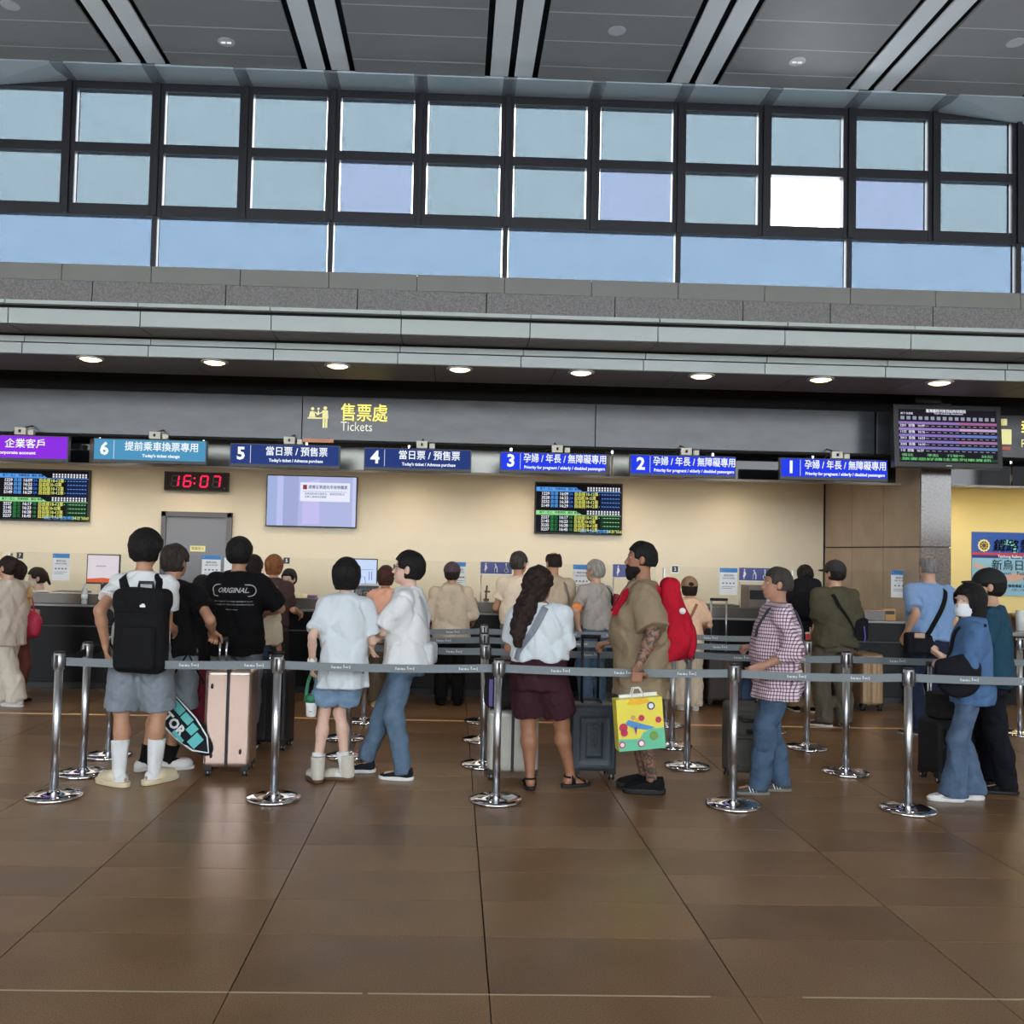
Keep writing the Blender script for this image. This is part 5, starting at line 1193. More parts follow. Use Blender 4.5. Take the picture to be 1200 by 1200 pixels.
# ------------------------------------------------------------ luggage
def suitcase(lab, px, py, w_, d, h, rz, m, style='shell', hand=.0, hx=0., hm=None, off=None, hgap=.055, dy=0):
    g = gnd(px, py) if off is None else Vector(off); r = empty('suitcase', (g.x, g.y, 0), math.radians(rz)); tag(r, lab, 'suitcase', 'wheeled suitcases in the queue')
    z0 = .062; tr = mat('suitcase_trim_'+style, (26, 26, 28), rough=.5)
    A = Field(axis(-w_/2-.03, w_/2+.03, .0085), axis(-d/2-.03, d/2+.03, .0085), axis(z0-.02, z0+h+.03, .0085)); A.add(rbox((0, 0, z0+h/2), (w_/2, d/2, h/2), None, .035), 0)
    if style in ('shell', 'ribs'):
        def rb(X, Y, Z):
            fr = np.where(np.abs(Y) > d/2-.03, np.clip(np.abs(np.sin(X*PI/(w_/7)))*3-2, 0, 1), 0)*((np.abs(Z-z0-h/2) < h*.42)); return .003*fr
        if style == 'ribs': A.disp(rb)
        A.disp(lambda X, Y, Z: .006*np.exp(-(X/.010)**2)+0*Y+0*Z)
    if style == 'panel': A.sub(rbox((0, -d/2, z0+h*.48), (w_*.30, .006, h*.34), None, .004), .004); A.disp(lambda X, Y, Z: np.where((Y < -d/2+.03) & (np.abs(np.abs(X)-w_*.40) < .006) & (np.abs(Z-z0-h/2) < h*.42), .004, 0.)); A.add(rbox((0, -d/2+.004, z0+h*.48), (w_*.17, .008, h*.26), None, .004), .002)
    A.build('shell', m, r)
    if style == 'shell':
        MB().box((-.011, -d/2-.002, z0+.01), (.011, d/2+.002, z0+h+.002), .004).build('zip_band', tr, r)
        lk = MB()
        for x, z in ((-w_*.34, z0+h*.83), (-w_*.32, z0+h*.13), (w_*.30, z0+h*.17)): lk.lathe((0, 0, 0), [(.004, -.004), (.013, -.002), (.013, .002), (.004, .004)], 14, M=Matrix.Translation((x, -d/2, z)) @ Matrix.Rotation(PI/2, 4, 'X') @ Matrix.Diagonal((.8, 1.5, 1, 1)))
        lk.build('corner_stud', tr, r)
    if style == 'soft':
        MB().box((-w_*.38, -d/2-.035, z0+.05), (w_*.38, -d/2+.005, z0+h*.52), .02).build('front_pocket', m, r); MB().box((-w_*.36, -d/2-.028, z0+h*.56), (w_*.36, -d/2+.005, z0+h*.9), .02).build('front_pocket', m, r)
        MB().box((-.035, -d/2-.045, z0+h*.60), (.035, -d/2-.025, z0+h*.66), .004).build('label_patch', tr, r)
    cc = MB()
    for qx in (-1, 1):
        for qy in (-1, 1): cc.box((qx*(w_/2-.035)-.03, qy*(d/2-.035)-.03, z0-.02), (qx*(w_/2-.035)+.03, qy*(d/2-.035)+.03, z0+.03), .008)
    cc.build('corner_guards', tr, r)
    for qx in (-1, 1):
        for qy in (-1, 1):
            wc = Vector((qx*(w_/2-.035), qy*(d/2-.035), .027)); wm = MB()
            for s2 in (-1, 1): wm.lathe((0, 0, 0), [(.018, -.007), (.026, -.005), (.026, .005), (.018, .007)], 16, M=Matrix.Translation(wc+Vector((s2*.013, 0, 0))) @ Matrix.Rotation(PI/2, 4, 'Y'))
            wo = wm.build('wheel', mat('wheel_black', (30, 30, 32), rough=.5), r); hb = MB().lathe((0, 0, 0), [(.010, -.022), (.010, .022)], 12, M=Matrix.Translation(wc) @ Matrix.Rotation(PI/2, 4, 'Y')); hb.build('wheel_hub', mat('hub_grey', (186, 186, 188), rough=.3), wo)
    zt = z0+h
    MB().tube([(-.07, 0, zt), (-.06, 0, zt+.025), (.06, 0, zt+.025), (.07, 0, zt)], .009).build('carry_handle', tr, r)
    if hand:
        hm = hm or M_chrome; t_ = MB()
        for q in (-1, 1): t_.tube([(hx+q*hgap, d/2-.03, zt-.01), (hx+q*hgap, d/2-.03, zt+hand)], .008 if hgap < .06 else .011)
        t_.build('handle_tube', hm, r); MB().tube([(hx-hgap-.012, d/2-.03, zt+hand), (hx+hgap+.012, d/2-.03, zt+hand)], .016, 12).build('grip', tr, r)
    return r
m_rose = mat('rose_gold_shell', (216, 190, 176), rough=.24, metal=.85, noise=.03); m_s3 = mat('silver_grey_shell', (176, 174, 164), rough=.4, metal=.2, noise=.04)
S1 = suitcase('large rose gold hard-shell suitcase with raised chrome handle', 269, 905, .33, .30, .70, 2, m_rose, 'shell', .19, -.10, M_chrome, hgap=.024)
S2 = suitcase('black suitcase standing behind the rose gold one', 316, 876, .34, .26, .60, -8, mat('black_shell', (30, 30, 34), rough=.4, noise=.05), 'ribs', .1, 0)
S3 = suitcase('pale grey hard-shell suitcase behind the legs of the woman in maroon shorts', 600, 911, .37, .26, .44, -4, m_s3, 'shell', .14, -.04)
S4 = suitcase('dark slate grey cabin suitcase with embossed lettering and raised black handle', 692, 910, .34, .24, .48, 2, mat('slate_shell', (54, 64, 72), rough=.45, bump=.1, bscale=300), 'panel', .48, 0, M_plastic, hgap=.062)
text('embossed_lettering', 'LAGOS', (.0, -.123, .062+.245), .10, mat('slate_letter', (34, 42, 48), rough=.5), S4, 'CENTER', rot=(PI/2, -PI/2, 0), bold=.001, width=.22)
S5 = suitcase('olive grey soft suitcase with front pocket handle beside the checked shirt man', 874, 912, .32, .26, .50, -6, mat('olive_fabric', (84, 82, 76), rough=.8, noise=.06, bump=.3, bscale=300), 'soft', .36, .12, mat('cream_tube', (214, 204, 170), rough=.3, metal=.4), hgap=.022)
MB().tube([(-.09, -.17, .49), (-.07, -.20, .46), (.07, -.20, .46), (.09, -.17, .49)], .012).build('front_grab_handle', M_plastic, S5)
S6 = suitcase('dark brown suitcase with two tall pale handle tubes at the counter beside the white trousers', 846, 826, .40, .26, .52, 0, mat('brown_shell', (70, 62, 58), rough=.5, noise=.06), 'ribs', .58, -.02, M_steel, hgap=.085)
S7 = suitcase('tan hard-shell suitcase behind the olive trousers at the counter', 1011, 830, .26, .42, .56, 5, mat('tan_shell', (176, 146, 112), rough=.35, metal=.3, noise=.05), 'ribs', 0)
S8 = suitcase('black soft trolley bag with silver handle tube beside the flared jeans', 1110, 914, .34, .26, .40, 8, mat('black_fabric', (24, 24, 27), rough=.85, bump=.3, bscale=300), 'soft', .40, -.08, M_steel, hgap=.012)
# black bag on top of the pale grey case
A = Field(axis(-.2, .2, .009), axis(-.15, .15, .009), axis(-.02, .34, .009)); A.add(rbox((0, 0, .15), (.155, .11, .15), None, .05), 0); A.add(ell((0, -.10, .12), (.11, .05, .09)), .03); A.disp(wrinkle(.005, 30)); o = A.build('duffel_bag', mat('black_fabric', (24, 24, 27))); 
r = empty('duffel_bag', (S3.location.x-.06, S3.location.y+.02, .502)); o.name = 'bag_body'; o.parent = r; tag(r, 'soft black bag resting on the pale grey suitcase', 'bag'); MB().tube([(-.08, -.1, .27), (-.05, -.12, .36), (.05, -.12, .36), (.08, -.1, .27)], .011).build('bag_handle', M_plastic, r)
A = Field(axis(-.25, .25, .009), axis(-.15, .15, .009), axis(-.02, .3, .009)); A.add(rbox((0, 0, .10), (.15, .11, .10), None, .04), 0); A.disp(wrinkle(.005, 34, 2)); A.sub(ell((0, 0, .27), (.10, .07, .11)), .02); o = A.build('bag_body', mat('black_fabric', (24, 24, 27))); r = empty('tote_bag', (S8.location.x+.02, S8.location.y, .462)); o.parent = r; tag(r, 'open black bag strapped on the black trolley bag', 'bag')
# ------------------------------------------------------------ the people in the queue
BK = ('black', (22, 19, 20)); BR = ('dark_brown', (42, 28, 24)); GR = ('grey', (150, 146, 140)); AU = ('auburn', (132, 84, 50)); DG = ('dark_grey', (62, 56, 52)); BB = ('brown_black', (34, 26, 24))
wt = cloth('white', (226, 228, 228), noise=.02); wt2 = cloth('cool_white', (216, 224, 228), noise=.02); blk = cloth('black', (18, 18, 20)); gry = cloth('grey_shorts', (136, 144, 152), noise=.08)
jean = cloth('blue_denim', (98, 120, 142), noise=.16, nscale=14, bump=.4); jeand = cloth('mid_denim', (76, 98, 122), noise=.18, nscale=12, bump=.4); jeanx = cloth('dark_denim', (36, 44, 66), noise=.15, nscale=14); khaki = cloth('khaki', (150, 132, 106), noise=.04)
solew = mat('sole_white', (226, 226, 222), rough=.7)
def pw(J, x, y, z): return J['T'](x, y, z)
def held(name, J, lab, cat, group=None):
    r = empty(name, J['base']); r.rotation_euler = J['root'].rotation_euler; tag(r, lab, cat, group); return r
def strap_over(parent, J, pts, m, w_=.035, name='strap', off=.007):
    fine_ = []
    for a, b_ in zip(pts[:-1], pts[1:]):      # dense samples pressed onto the garment, then smoothed
        if a[2] == b_[2]: fine_ += [(a[0]+(b_[0]-a[0])*k/6, a[1]+(b_[1]-a[1])*k/6, a[2]) for k in range(6)]
        else: fine_.append(a)
    fine_.append(pts[-1]); out = wrap_strap(J, fine_, off+.004)
    for _ in range(3): out = [out[0]]+[(out[i-1]+out[i]*2+out[i+1])/4 for i in range(1, len(out)-1)]+[out[-1]]
    c = sum(out, Vector())/len(out); c.z = 0
    return MB().tube(out, 0, flat=((lambda p: Vector((p.x, p.y-0.0, 0.15))), w_, .005)).build(name, m, parent)


# man with the black backpack
J = person('backpack_man', 'person in white T-shirt, grey shorts and cream slides, wearing a black backpack', at=(160, 922), ty=621, yaw=-4, skin='b', hair=dict(t='short', c=BK, rough=.004, vol=.036), hsize=1.06, face=False,
    feet=(('px', 139, 921, 62), ('px', 180, 918, -35)), hands=(('px', 124, 756, -.12), (.12, .28, 1.05)), palm=((1, .3, 0), None), curl=(.7, .5),
    wide=.95, bottom=dict(m=gry, len=.47, r=(.118, .118), n='shorts', wr=.004, waist=1.0), top=dict(m=wt, hem=.94, e=.026, rs=(.066, .078)), shoes=dict(k='slide', m=mat('cream_rubber', (222, 208, 176), rough=.6), sock=wt, sh=.22, sz=1.08, solh=.034))
r = held('backpack', J, 'large black backpack with top flap on the back of the white T-shirt', 'backpack'); bx = .09
A = Field(axis(bx-.25, bx+.25, .009), axis(-.45, -.05, .009), axis(.70, 1.50, .009)); A.add(rbox((bx, -.225, 1.07), (.172, .085, .27), None, .06), 0); A.add(rbox((bx, -.225, 1.28), (.178, .092, .075), None, .05), .01); A.disp(wrinkle(.004, 24, 1)); A.sub(rbox((bx, -.33, 1.19), (.19, .03, .006), None, .004), .01)
A.build('bag_body', cloth('backpack_black', (24, 24, 26), bump=.4), r)
A = Field(axis(bx-.2, bx+.2, .009), axis(-.40, -.2, .009), axis(.75, 1.2, .009)); A.add(rbox((bx, -.315, .97), (.13, .022, .14), None, .02), 0); A.build('front_pocket', cloth('backpack_black', (24, 24, 26)), r)
MB().tube([(bx-.05, -.18, 1.345), (bx-.045, -.18, 1.39), (bx+.045, -.18, 1.39), (bx+.05, -.18, 1.345)], .011).build('grab_handle', M_plastic, r)
MB().box((bx+.02, -.322, 1.235), (bx+.055, -.318, 1.25)).box((bx+.03, -.322, 1.25), (bx+.05, -.318, 1.258)).build('pale_emblem', M_white, r)
for q in (-1, 1): strap_over(r, J, [(q*.10+bx*.5, 1.33, -1), (q*.12+bx*.3, 1.40, -1), (q*.12, 1.445, -1), (q*.12, 1.44, 1), (q*.12, 1.36, 1), (q*.13, 1.22, 1)], blk, .06, 'shoulder_strap')
MB().tube([(bx-.155, -.16, .84), (-.185, -.11, 1.0), (-.20, -.02, 1.12), (-.17, .08, 1.2)], 0, flat=((-1, -.6, 0), .024, .004)).build('lower_strap', blk, r)

# man in black T-shirt behind him
J = person('racket_man', 'person in plain black T-shirt, grey shorts and white perforated clogs', at=(196, 904), ty=638, yaw=-12, skin='b', hair=dict(t='short', c=DG, rough=.0035, vol=.026), face=False, head=(-12, 0),
    feet=(('px', 170, 903, -50), ('px', 198, 902, -72)), hands=((-.2, .1, .85), ('px', 249, 741, .05)), pole=((-.14, -1, -.2), (.7, -.8, -.2)), palm=(None, (0, 0, -1)), curl=(.4, .9), bottom=dict(m=cloth('pale_grey_shorts', (128, 136, 144), noise=.08), len=.50, r=(.12, .125), n='shorts'), top=dict(m=blk, hem=.9, e=.03, rs=(.075, .088)),
    shoes=dict(k='clog', m=mat('clog_white', (232, 232, 228), rough=.5), sock=blk, sh=.11, sole=solew, solh=.028))
r = empty('racket_bag', at(216, 850, J['base'].y-.16)); tag(r, 'black and teal racket bag hanging behind the bare calf, lettered in white', 'bag')
r.rotation_euler = (0, math.radians(46), 0)
A = Field(axis(-.34, .30, .008), axis(-.06, .06, .008), axis(-.15, .15, .008)); A.add(cap((-.26, 0, 0), (.14, 0, 0), .030, .030), 0)
A2 = loft([(-.045, 0, 0, .1, .1), (.045, 0, 0, .1, .1)]); A.add(rbox((-.10, 0, 0), (.22, .026, .105), None, .03), .03); A.add(ell((.14, 0, 0), (.14, .026, .075)), .04); rbody = A.build('bag_body', cloth('racket_bag', (28, 34, 40), fold=0), r)
tl = mat('racket_teal', (96, 190, 190), rough=.5)
b = MB(); b.box((-.30, -.042, .035), (-.20, -.034, .09)).box((-.19, -.042, .035), (-.07, -.034, .09)).box((-.06, -.042, .03), (.02, -.034, .085)).box((.03, -.042, .0), (.09, -.034, .07)).box((.10, -.042, -.05), (.17, -.034, .045)).box((-.02, -.042, -.085), (.08, -.034, -.06)); tag(b.build('teal_blocks', tl, r), kind='stuff')
MB().tube([(-.30, -.02, -.10), (.02, -.022, -.10), (.17, -.02, -.07), (.26, -.015, 0), (.17, -.02, .07), (.02, -.022, .10), (-.3, -.02, .1)], .006).build('white_piping', M_white, r)
me = text_mesh('VICTOR', .10, 'LEFT', .004, 0); xs = [v.co.x for v in me.vertices]; kx = .34/(max(xs)-min(xs))
for v in me.vertices: v.co.x *= kx
press(rbody, me, Matrix.Translation((-.29, 0, -.035)) @ Matrix.Rotation(PI/2, 4, 'X'), (0, 1, 0), .008); me.materials.clear(); me.materials.append(M_white); o = bpy.data.objects.new('lettering', me); C.objects.link(o); o.parent = r
MB().tube([(-.30, 0, .10), (-.36, 0, .36), (-.12, .0, .30)], 0, flat=((0, 1, 0), .018, .004)).build('carry_strap', blk, r)
# child with maroon trousers between them
J = person('maroon_child', 'small person in maroon trousers half hidden left of the rose gold suitcase', at=(231, 868), H=1.38, yaw=-10, skin='b', hair=dict(t='short', c=BK), bottom=dict(m=cloth('maroon', (104, 30, 44)), r=(.115, .11, .105)), top=dict(m=blk, e=.03), shoes=dict(k='sneaker', m=cloth('grey_white', (150, 150, 156)), sole=solew, sz=1.1), feet=(None, (.08, .02, -60)))
# black T-shirt with the print
J = person('print_tee', 'person in loose black T-shirt with a pale oval print on the back', at=(273, 880), ty=630, yaw=-3, skin='b', hair=dict(t='short', c=BK, vol=.03), hsize=1.05, face=False, wide=1.0, girth=1.0, head=(-6, 0),
    hands=((-.16, .28, 1.0), (.16, .30, 1.12)), pole=((-.9, -.5, -.4), (1, -.4, -.3)), bottom=dict(m=cloth('slate_shorts', (112, 116, 124)), len=.8, r=(.12, .11, .10)), top=dict(m=cloth('jet', (14, 14, 16)), hem=.80, e=.042, sleeve=.85, rs=(.085, .10), drape=.02), shoes=dict(k='sneaker', m=blk, sole=solew))
sh_ = J['shirt']
def print_on(J, body, size, x, z, m, name='print', width=None, bold=.001, yaw=0, shear=0):
    me = text_mesh(body, size, 'CENTER', bold, 0, shear)
    if width and me.vertices:
        xs = [v.co.x for v in me.vertices]; k = width/(max(xs)-min(xs))
        for v in me.vertices: v.co.x *= k
    Mt = Matrix.Translation((x, 0, z)) @ Matrix.Rotation(PI/2, 4, 'X'); press(J['shirt'], me, Mt, (0, 1, 0), .004); me.materials.clear(); me.materials.append(m)
    o = bpy.data.objects.new(name, me); C.objects.link(o); o.parent = J['shirt']; return o
mp_ = mat('print_grey', (190, 190, 194), rough=.7)
zc = 1.33*J['s']
print_on(J, 'ORIGINAL.', .055, 0, zc, mp_, width=.24, shear=.3)
bvh = BVHTree.FromPolygons([v.co for v in sh_.data.vertices], [p.vertices[:] for p in sh_.data.polygons])
def onback(x, z): h_ = bvh.ray_cast(Vector((x, -.7, z)), Vector((0, 1, 0)))[0]; return (h_-Vector((0, .005, 0))) if h_ else Vector((x, -.15, z))
pt = [onback(.13+.045*math.cos(a), zc+.045*math.sin(a)) for a in [-PI/2+i*PI/8 for i in range(9)]]+[onback(-.13+.045*math.cos(a), zc+.045*math.sin(a)) for a in [PI/2+i*PI/8 for i in range(9)]]; pt.append(pt[0])
MB().tube(pt, .004, 5).build('print_oval', mp_, sh_)
for z, wd_ in ((zc-.085, .30), (zc-.11, .32)): print_on(J, 'the original everyday standard issue', .014, 0, z, mp_, width=wd_, bold=0)
print_on(J, 'classic wear', .014, 0, zc-.15, mp_, width=.10, bold=0)

# cream jacket behind
person('cream_jacket', 'person in cream jacket half hidden behind the black T-shirt with oval print', at=(290, 862), ty=650, yaw=-5, skin='b', hair=dict(t='short', c=BB), hands=((-.2, .2, 1.0), (.27, .05, .86)), curl=(.4, .5), bottom=dict(m=jeand, r=(.115, .10, .09)), top=dict(m=cloth('cream', (232, 218, 190)), hem=.92, e=.045, sleeve=1.85, rs=(.08, .075), cuff=.055, n='jacket'), shoes=dict(k='sneaker', m=blk, sole=solew))
person('auburn_customer', 'person with auburn hair in dark brown top at the counter', at=(316, 824), ty=650, yaw=-12, skin='b', hair=dict(t='bob', c=AU), hands=((-.18, .3, 1.05), (.22, .32, 1.05)), bottom=dict(m=cloth('dark_trousers', (44, 38, 38)), r=(.105, .09, .085)), top=dict(m=cloth('dark_brown', (72, 54, 52)), hem=.85, e=.025, sleeve=.9, rs=(.062, .06)), shoes=dict(k='dress', m=blk))

# girl with the bob
J = person('bob_girl', 'person with black bob hair in oversized white T-shirt, denim shorts and white boots', at=(399, 918), ty=654, yaw=2, skin='p', hair=dict(t='bob', c=BK, rough=.001), hsize=1.05, face=False, wide=.84, leg=.88, arm=.86, nk=.86, heel=1,
    feet=(('px', 371, 916, 25), ('px', 403, 914, 82)), hands=(('px', 366, 777, -.02), (.16, .24, .98)), pole=((-.3, -1, -.1), (.4, -.8, -.2)), palm=((1, 0, 0), None), curl=(1.0, .8), bottom=dict(m=cloth('light_denim', (124, 150, 176), noise=.15, nscale=20), len=.36, r=(.115, .128), n='shorts', wr=.002), top=dict(m=wt2, hem=.76, e=.032, sleeve=.80, rs=(.070, .088), drape=.024, bell=.012, wave=.010, wr=.006),
    shoes=dict(k='boot', m=mat('boot_white', (206, 200, 186), rough=.6, bump=.2), sole=mat('boot_sole', (96, 70, 52)), solh=.028, sock=wt, sh=.11, laces=blk, sz=1.06))
a_, b_ = J['el'][0], J['wr'][0]; d_ = (b_-a_).normalized(); c_ = b_-d_*.02
MB().tube([c_-d_*.012, c_+d_*.012], .034, 16).build('watch_strap', M_white, J['root']); MB().lathe((0, 0, 0), [(.018, 0), (.02, .008), (.016, .012)], 16, M=Matrix.Translation(c_+Vector((0, -.032, 0))) @ Matrix.Rotation(PI/2, 4, 'X')).build('watch_face', mat('watch', (232, 226, 216), rough=.3), J['root'])
hp_ = (J['W'] @ (J['wr'][0]+J['hd'][0]*.08)); r = empty('cup_carrier', hp_); tag(r, 'green strap carrying a green and white paper cup, held by the bob-haired girl', 'cup')
MB().lathe((0, 0, -.31), [(.030, 0), (.034, .004), (.040, .09), (.042, .105)], 22).build('paper_cup', M_white, r); MB().lathe((0, 0, -.21), [(.043, 0), (.045, .02), (.043, .045), (.030, .052)], 22).build('cup_sleeve', mat('cup_green', (40, 120, 84), rough=.5), r)
for q in (-1, 1): MB().tube([(q*.042, 0, -.20), (q*.030, 0, -.08), (q*.006, 0, .0)], 0, flat=((0, 1, 0), .022, .003)).build('green_strap', mat('cup_green', (40, 120, 84)), r)
MB().lathe((0, -.040, -.27), [(.010, -.001), (.010, .001)], 12).build('cup_mark', mat('cup_green', (40, 120, 84)), r); MB().tube([(.02, 0, -.16), (.035, 0, -.05)], .004).build('straw', M_white, r)

# boy in profile with glasses
J = person('glasses_boy', 'person with glasses and crossed arms in white T-shirt and blue jeans, in profile', at=(473, 911), ty=646, yaw=78, skin='p', hair=dict(t='fluffy', c=BK), face=True, glasses=1, head=(10, -4), hsize=1.04,
    feet=(('px', 472, 914, 80), ('px', 424, 905, 95)), hands=((.04, .28, 1.08), (-.15, .25, 1.04)), pole=((-1, -.1, -.5), (.6, -.1, -1)), hdir=((1, .1, .2), (-1, -.3, -.45)), palm=((0, -1, 0), (0, -1, .2)), curl=(.3, .25), bottom=dict(m=jean, r=(.098, .078, .066), hipd=1.0), top=dict(m=wt, hem=.86, e=.038, sleeve=.85, rs=(.078, .098), drape=.022, wr=.007), shoes=dict(k='sneaker', m=cloth('navy_black', (30, 34, 44)), sole=solew, solh=.03, laces=blk))
r = held('sling_bag', J, 'small pale grey sling bag with thin strap on the back of the boy with glasses', 'bag'); strap_over(r, J, [(-.09, 1.44, 1), (-.09, 1.45, -1), (-.06, 1.3, -1), (-.01, 1.1, -1), (.02, .95, -1)], cloth('grey_strap', (176, 180, 182)), .022)
A = Field(axis(-.12, .14, .009), axis(-.28, -.06, .009), axis(.78, 1.0, .009)); A.add(rbox((.0, -.175, .90), (.09, .04, .08), None, .03), 0); A.build('bag_body', cloth('bag_grey', (200, 204, 206)), r)

# counter customers
J = person('peach_customer', 'person with dark bobbed hair in peach top and olive trousers at the counter', at=(448, 828), ty=663, yaw=-8, skin='b', hair=dict(t='bob', c=('reddish', (70, 40, 34))), wide=.92, hands=((-.16, .3, 1.05), (.18, .3, 1.05)), bottom=dict(m=cloth('olive_trousers', (104, 92, 76)), r=(.105, .10, .09)), top=dict(m=cloth('peach', (238, 178, 150)), hem=.86, e=.03, sleeve=1.5, rs=(.065, .06)), shoes=dict(k='sneaker', m=cloth('tan_shoe', (206, 176, 120)), sole=solew))
J = person('hood_customer', 'person in beige hooded jacket, patterned dark cap and black trousers at the counter', at=(526, 826), ty=659, yaw=2, skin='b', hair=dict(t='short', c=BR), cap=(mat('patterned_cap', (78, 62, 72), rough=.8, noise=.7, nscale=70), 'round'), girth=1.12, wide=1.06, hands=((-.28, .22, 1.02), (.30, .24, 1.04)), bottom=dict(m=blk, r=(.10, .085, .08)), top=dict(m=cloth('beige_jacket', (204, 188, 164)), hem=.80, e=.045, sleeve=1.8, rs=(.078, .075), cuff=.05, hood=1, n='hooded_jacket'), shoes=dict(k='dress', m=blk))
J = person('cream_tee', 'person in cream T-shirt and grey trousers at the counter behind the curly-haired woman', at=(605, 828), ty=646, yaw=-12, skin='b', hair=dict(t='short', c=DG), head=(-30, 0), glasses=1, face=True, hands=((-.26, .26, 1.05), (.2, .3, 1.05)), bottom=dict(m=cloth('grey_trousers', (116, 110, 108)), r=(.11, .095, .088)), top=dict(m=cloth('cream_tee', (232, 214, 190)), hem=.93, e=.035, rs=(.075, .08)), shoes=dict(k='dress', m=blk))
J = person('sling_customer', 'person with thinning dark hair in beige shirt at the counter', at=(645, 828), ty=646, yaw=5, skin='b', hair=dict(t='bald', c=BB), head=(22, 0), hands=((-.2, .3, 1.05), (.26, .24, 1.06)), bottom=dict(m=cloth('slate_jeans', (62, 64, 76)), r=(.105, .09, .082)), top=dict(m=cloth('beige_shirt', (186, 170, 146)), hem=.90, e=.035, sleeve=1.3, rs=(.075, .075)), shoes=dict(k='dress', m=blk))
r = held('sling_bag', J, 'grey green sling bag hanging from a wide strap at the hip of the beige shirt', 'bag'); strap_over(r, J, [(.10, 1.44, 1), (.11, 1.44, -1), (.14, 1.3, -1), (.17, 1.15, -1), (.18, 1.02, -1)], cloth('strap_olive', (134, 126, 112)), .04)
A = Field(axis(.08, .32, .012), axis(-.2, .06, .012), axis(.68, 1.06, .012)); A.add(rbox((.20, -.09, .86), (.08, .05, .13), None, .04), 0); A.disp(wrinkle(.006, 30)); A.build('bag_body', cloth('bag_olive', (120, 116, 104)), r)
J = person('grey_haired', 'person with wavy grey hair in light grey T-shirt with an orange elbow band', at=(695, 830), ty=656, yaw=32, skin='a', hair=dict(t='fluffy', c=GR), head=(18, 0), face=True, hands=((-.26, -.02, .95), (.18, .24, 1.06)), pole=((-1, -.5, 0), (.4, -1, -.3)), curl=(.9, .4), bottom=dict(m=jeand, r=(.11, .095, .085)), top=dict(m=cloth('light_grey', (166, 160, 154)), hem=.93, e=.03, sleeve=.75, rs=(.07, .072)), shoes=dict(k='dress', m=blk))
a_, b_ = J['el'][0], J['sh'][0]; MB().tube([a_.lerp(b_, .22), a_.lerp(b_, -.02)], .054, 14).build('orange_band', mat('orange_band', (240, 150, 90), rough=.8), J['root'])
r = held('shoulder_bag', J, 'black bag strap with red edge worn over the light grey T-shirt', 'bag'); strap_over(r, J, [(.12, 1.42, 1), (.13, 1.44, -1), (.17, 1.34, -1), (.20, 1.22, -1)], blk, .05); A = Field(axis(.08, .34, .012), axis(-.14, .1, .012), axis(.98, 1.26, .012)); A.add(rbox((.235, -.03, 1.12), (.04, .08, .10), None, .03), 0); A.build('bag_body', mat('cherry_bag', (130, 36, 44), rough=.7), r)

# curly-haired woman
J = person('curly_woman', 'person with long dark curly hair in white T-shirt, maroon shorts and black sandals', at=(628, 926), ty=664, yaw=-10, skin='c', hair=dict(t='curly', c=BR), head=(-38, 0), girth=1.18, wide=1.02, leg=1.18, arm=1.08, face=True,
    feet=(('px', 621, 924, 2), ('px', 669, 922, -70)), hands=((-.13, .26, 1.08), (.12, .28, 1.05)), pole=((-.5, -.8, -.5), (.5, -.8, -.5)), bottom=dict(m=cloth('wine_shorts', (62, 34, 42)), len=.40, r=(.138, .136), n='shorts', waist=1.07, hip=1.13, hipd=1.2, wr=.003), top=dict(m=wt2, hem=1.03, e=.034, sleeve=.85, rs=(.078, .092), drape=.03, wave=.012, wr=.007, wf=26.), shoes=dict(k='sandal', m=blk, sole=mat('sandal_sole', (26, 26, 28)), sz=.95, solh=.03))
r = held('crossbody_strap', J, 'wide grey bag strap across the back of the white T-shirt of the curly-haired woman', 'strap'); strap_over(r, J, [(.07, 1.46, 1), (.06, 1.46, -1), (.02, 1.36, -1), (-.06, 1.22, -1), (-.14, 1.10, -1), (-.16, 1.04, -1)], cloth('grey_strap2', (140, 144, 154)), .05)

# bearded man with the red backpack
J = person('tattoo_man', 'bearded person with tattooed arm and calves in long khaki T-shirt, holding a gift bag', at=(748, 928), ty=634, yaw=82, skin='c', hair=dict(t='crop', c=BK), beard=1, head=(4, -3), girth=1.4, wide=1.10, arm=1.25, leg=1.15, tattoo=1, face=True,
    feet=(('px', 764, 930, 84), ('px', 755, 922, 90)), hands=(('px', 747, 782, -.36), ('px', 716, 752, .16)), pole=((-.5, -1, 0), (.3, -.6, -1)), palm=((1, 0, 0), (0, 0, -1)), hdir=((0, .05, -1), (0, 1, -.25)), curl=(1.5, .9), bottom=dict(m=cloth('faded_denim', (122, 140, 158), noise=.15, nscale=18), len=.52, r=(.125, .12), n='shorts'), top=dict(m=khaki, hem=.68, e=.045, sleeve=.92, rs=(.092, .112), drape=.03, bell=.01, wr=.006), shoes=dict(k='knit', m=cloth('black', (18, 18, 20)), sole=mat('black_sole', (22, 22, 24)), solh=.038, sz=1.08, laces=blk))
r = held('backpack', J, 'bright red rounded backpack worn by the bearded man', 'backpack')
A = Field(axis(-.25, .25, .009), axis(-.62, -.04, .009), axis(.72, 1.56, .009)); A.add(cap((-.05, -.19, 1.42), (-.03, -.235, 1.10), .075, .11), 0); A.add(cap((.05, -.19, 1.42), (.03, -.235, 1.10), .075, .11), .04); A.add(ell((0, -.25, 1.08), (.15, .115, .17)), .05); A.add(rbox((0, -.18, 1.17), (.15, .06, .25), None, .04), .04); A.disp(wrinkle(.006, 26, 3)); A.disp(creases(.008, 16, 2)); A.clip(lambda X, Y, Z: Y+.13+0*X+0*Z)
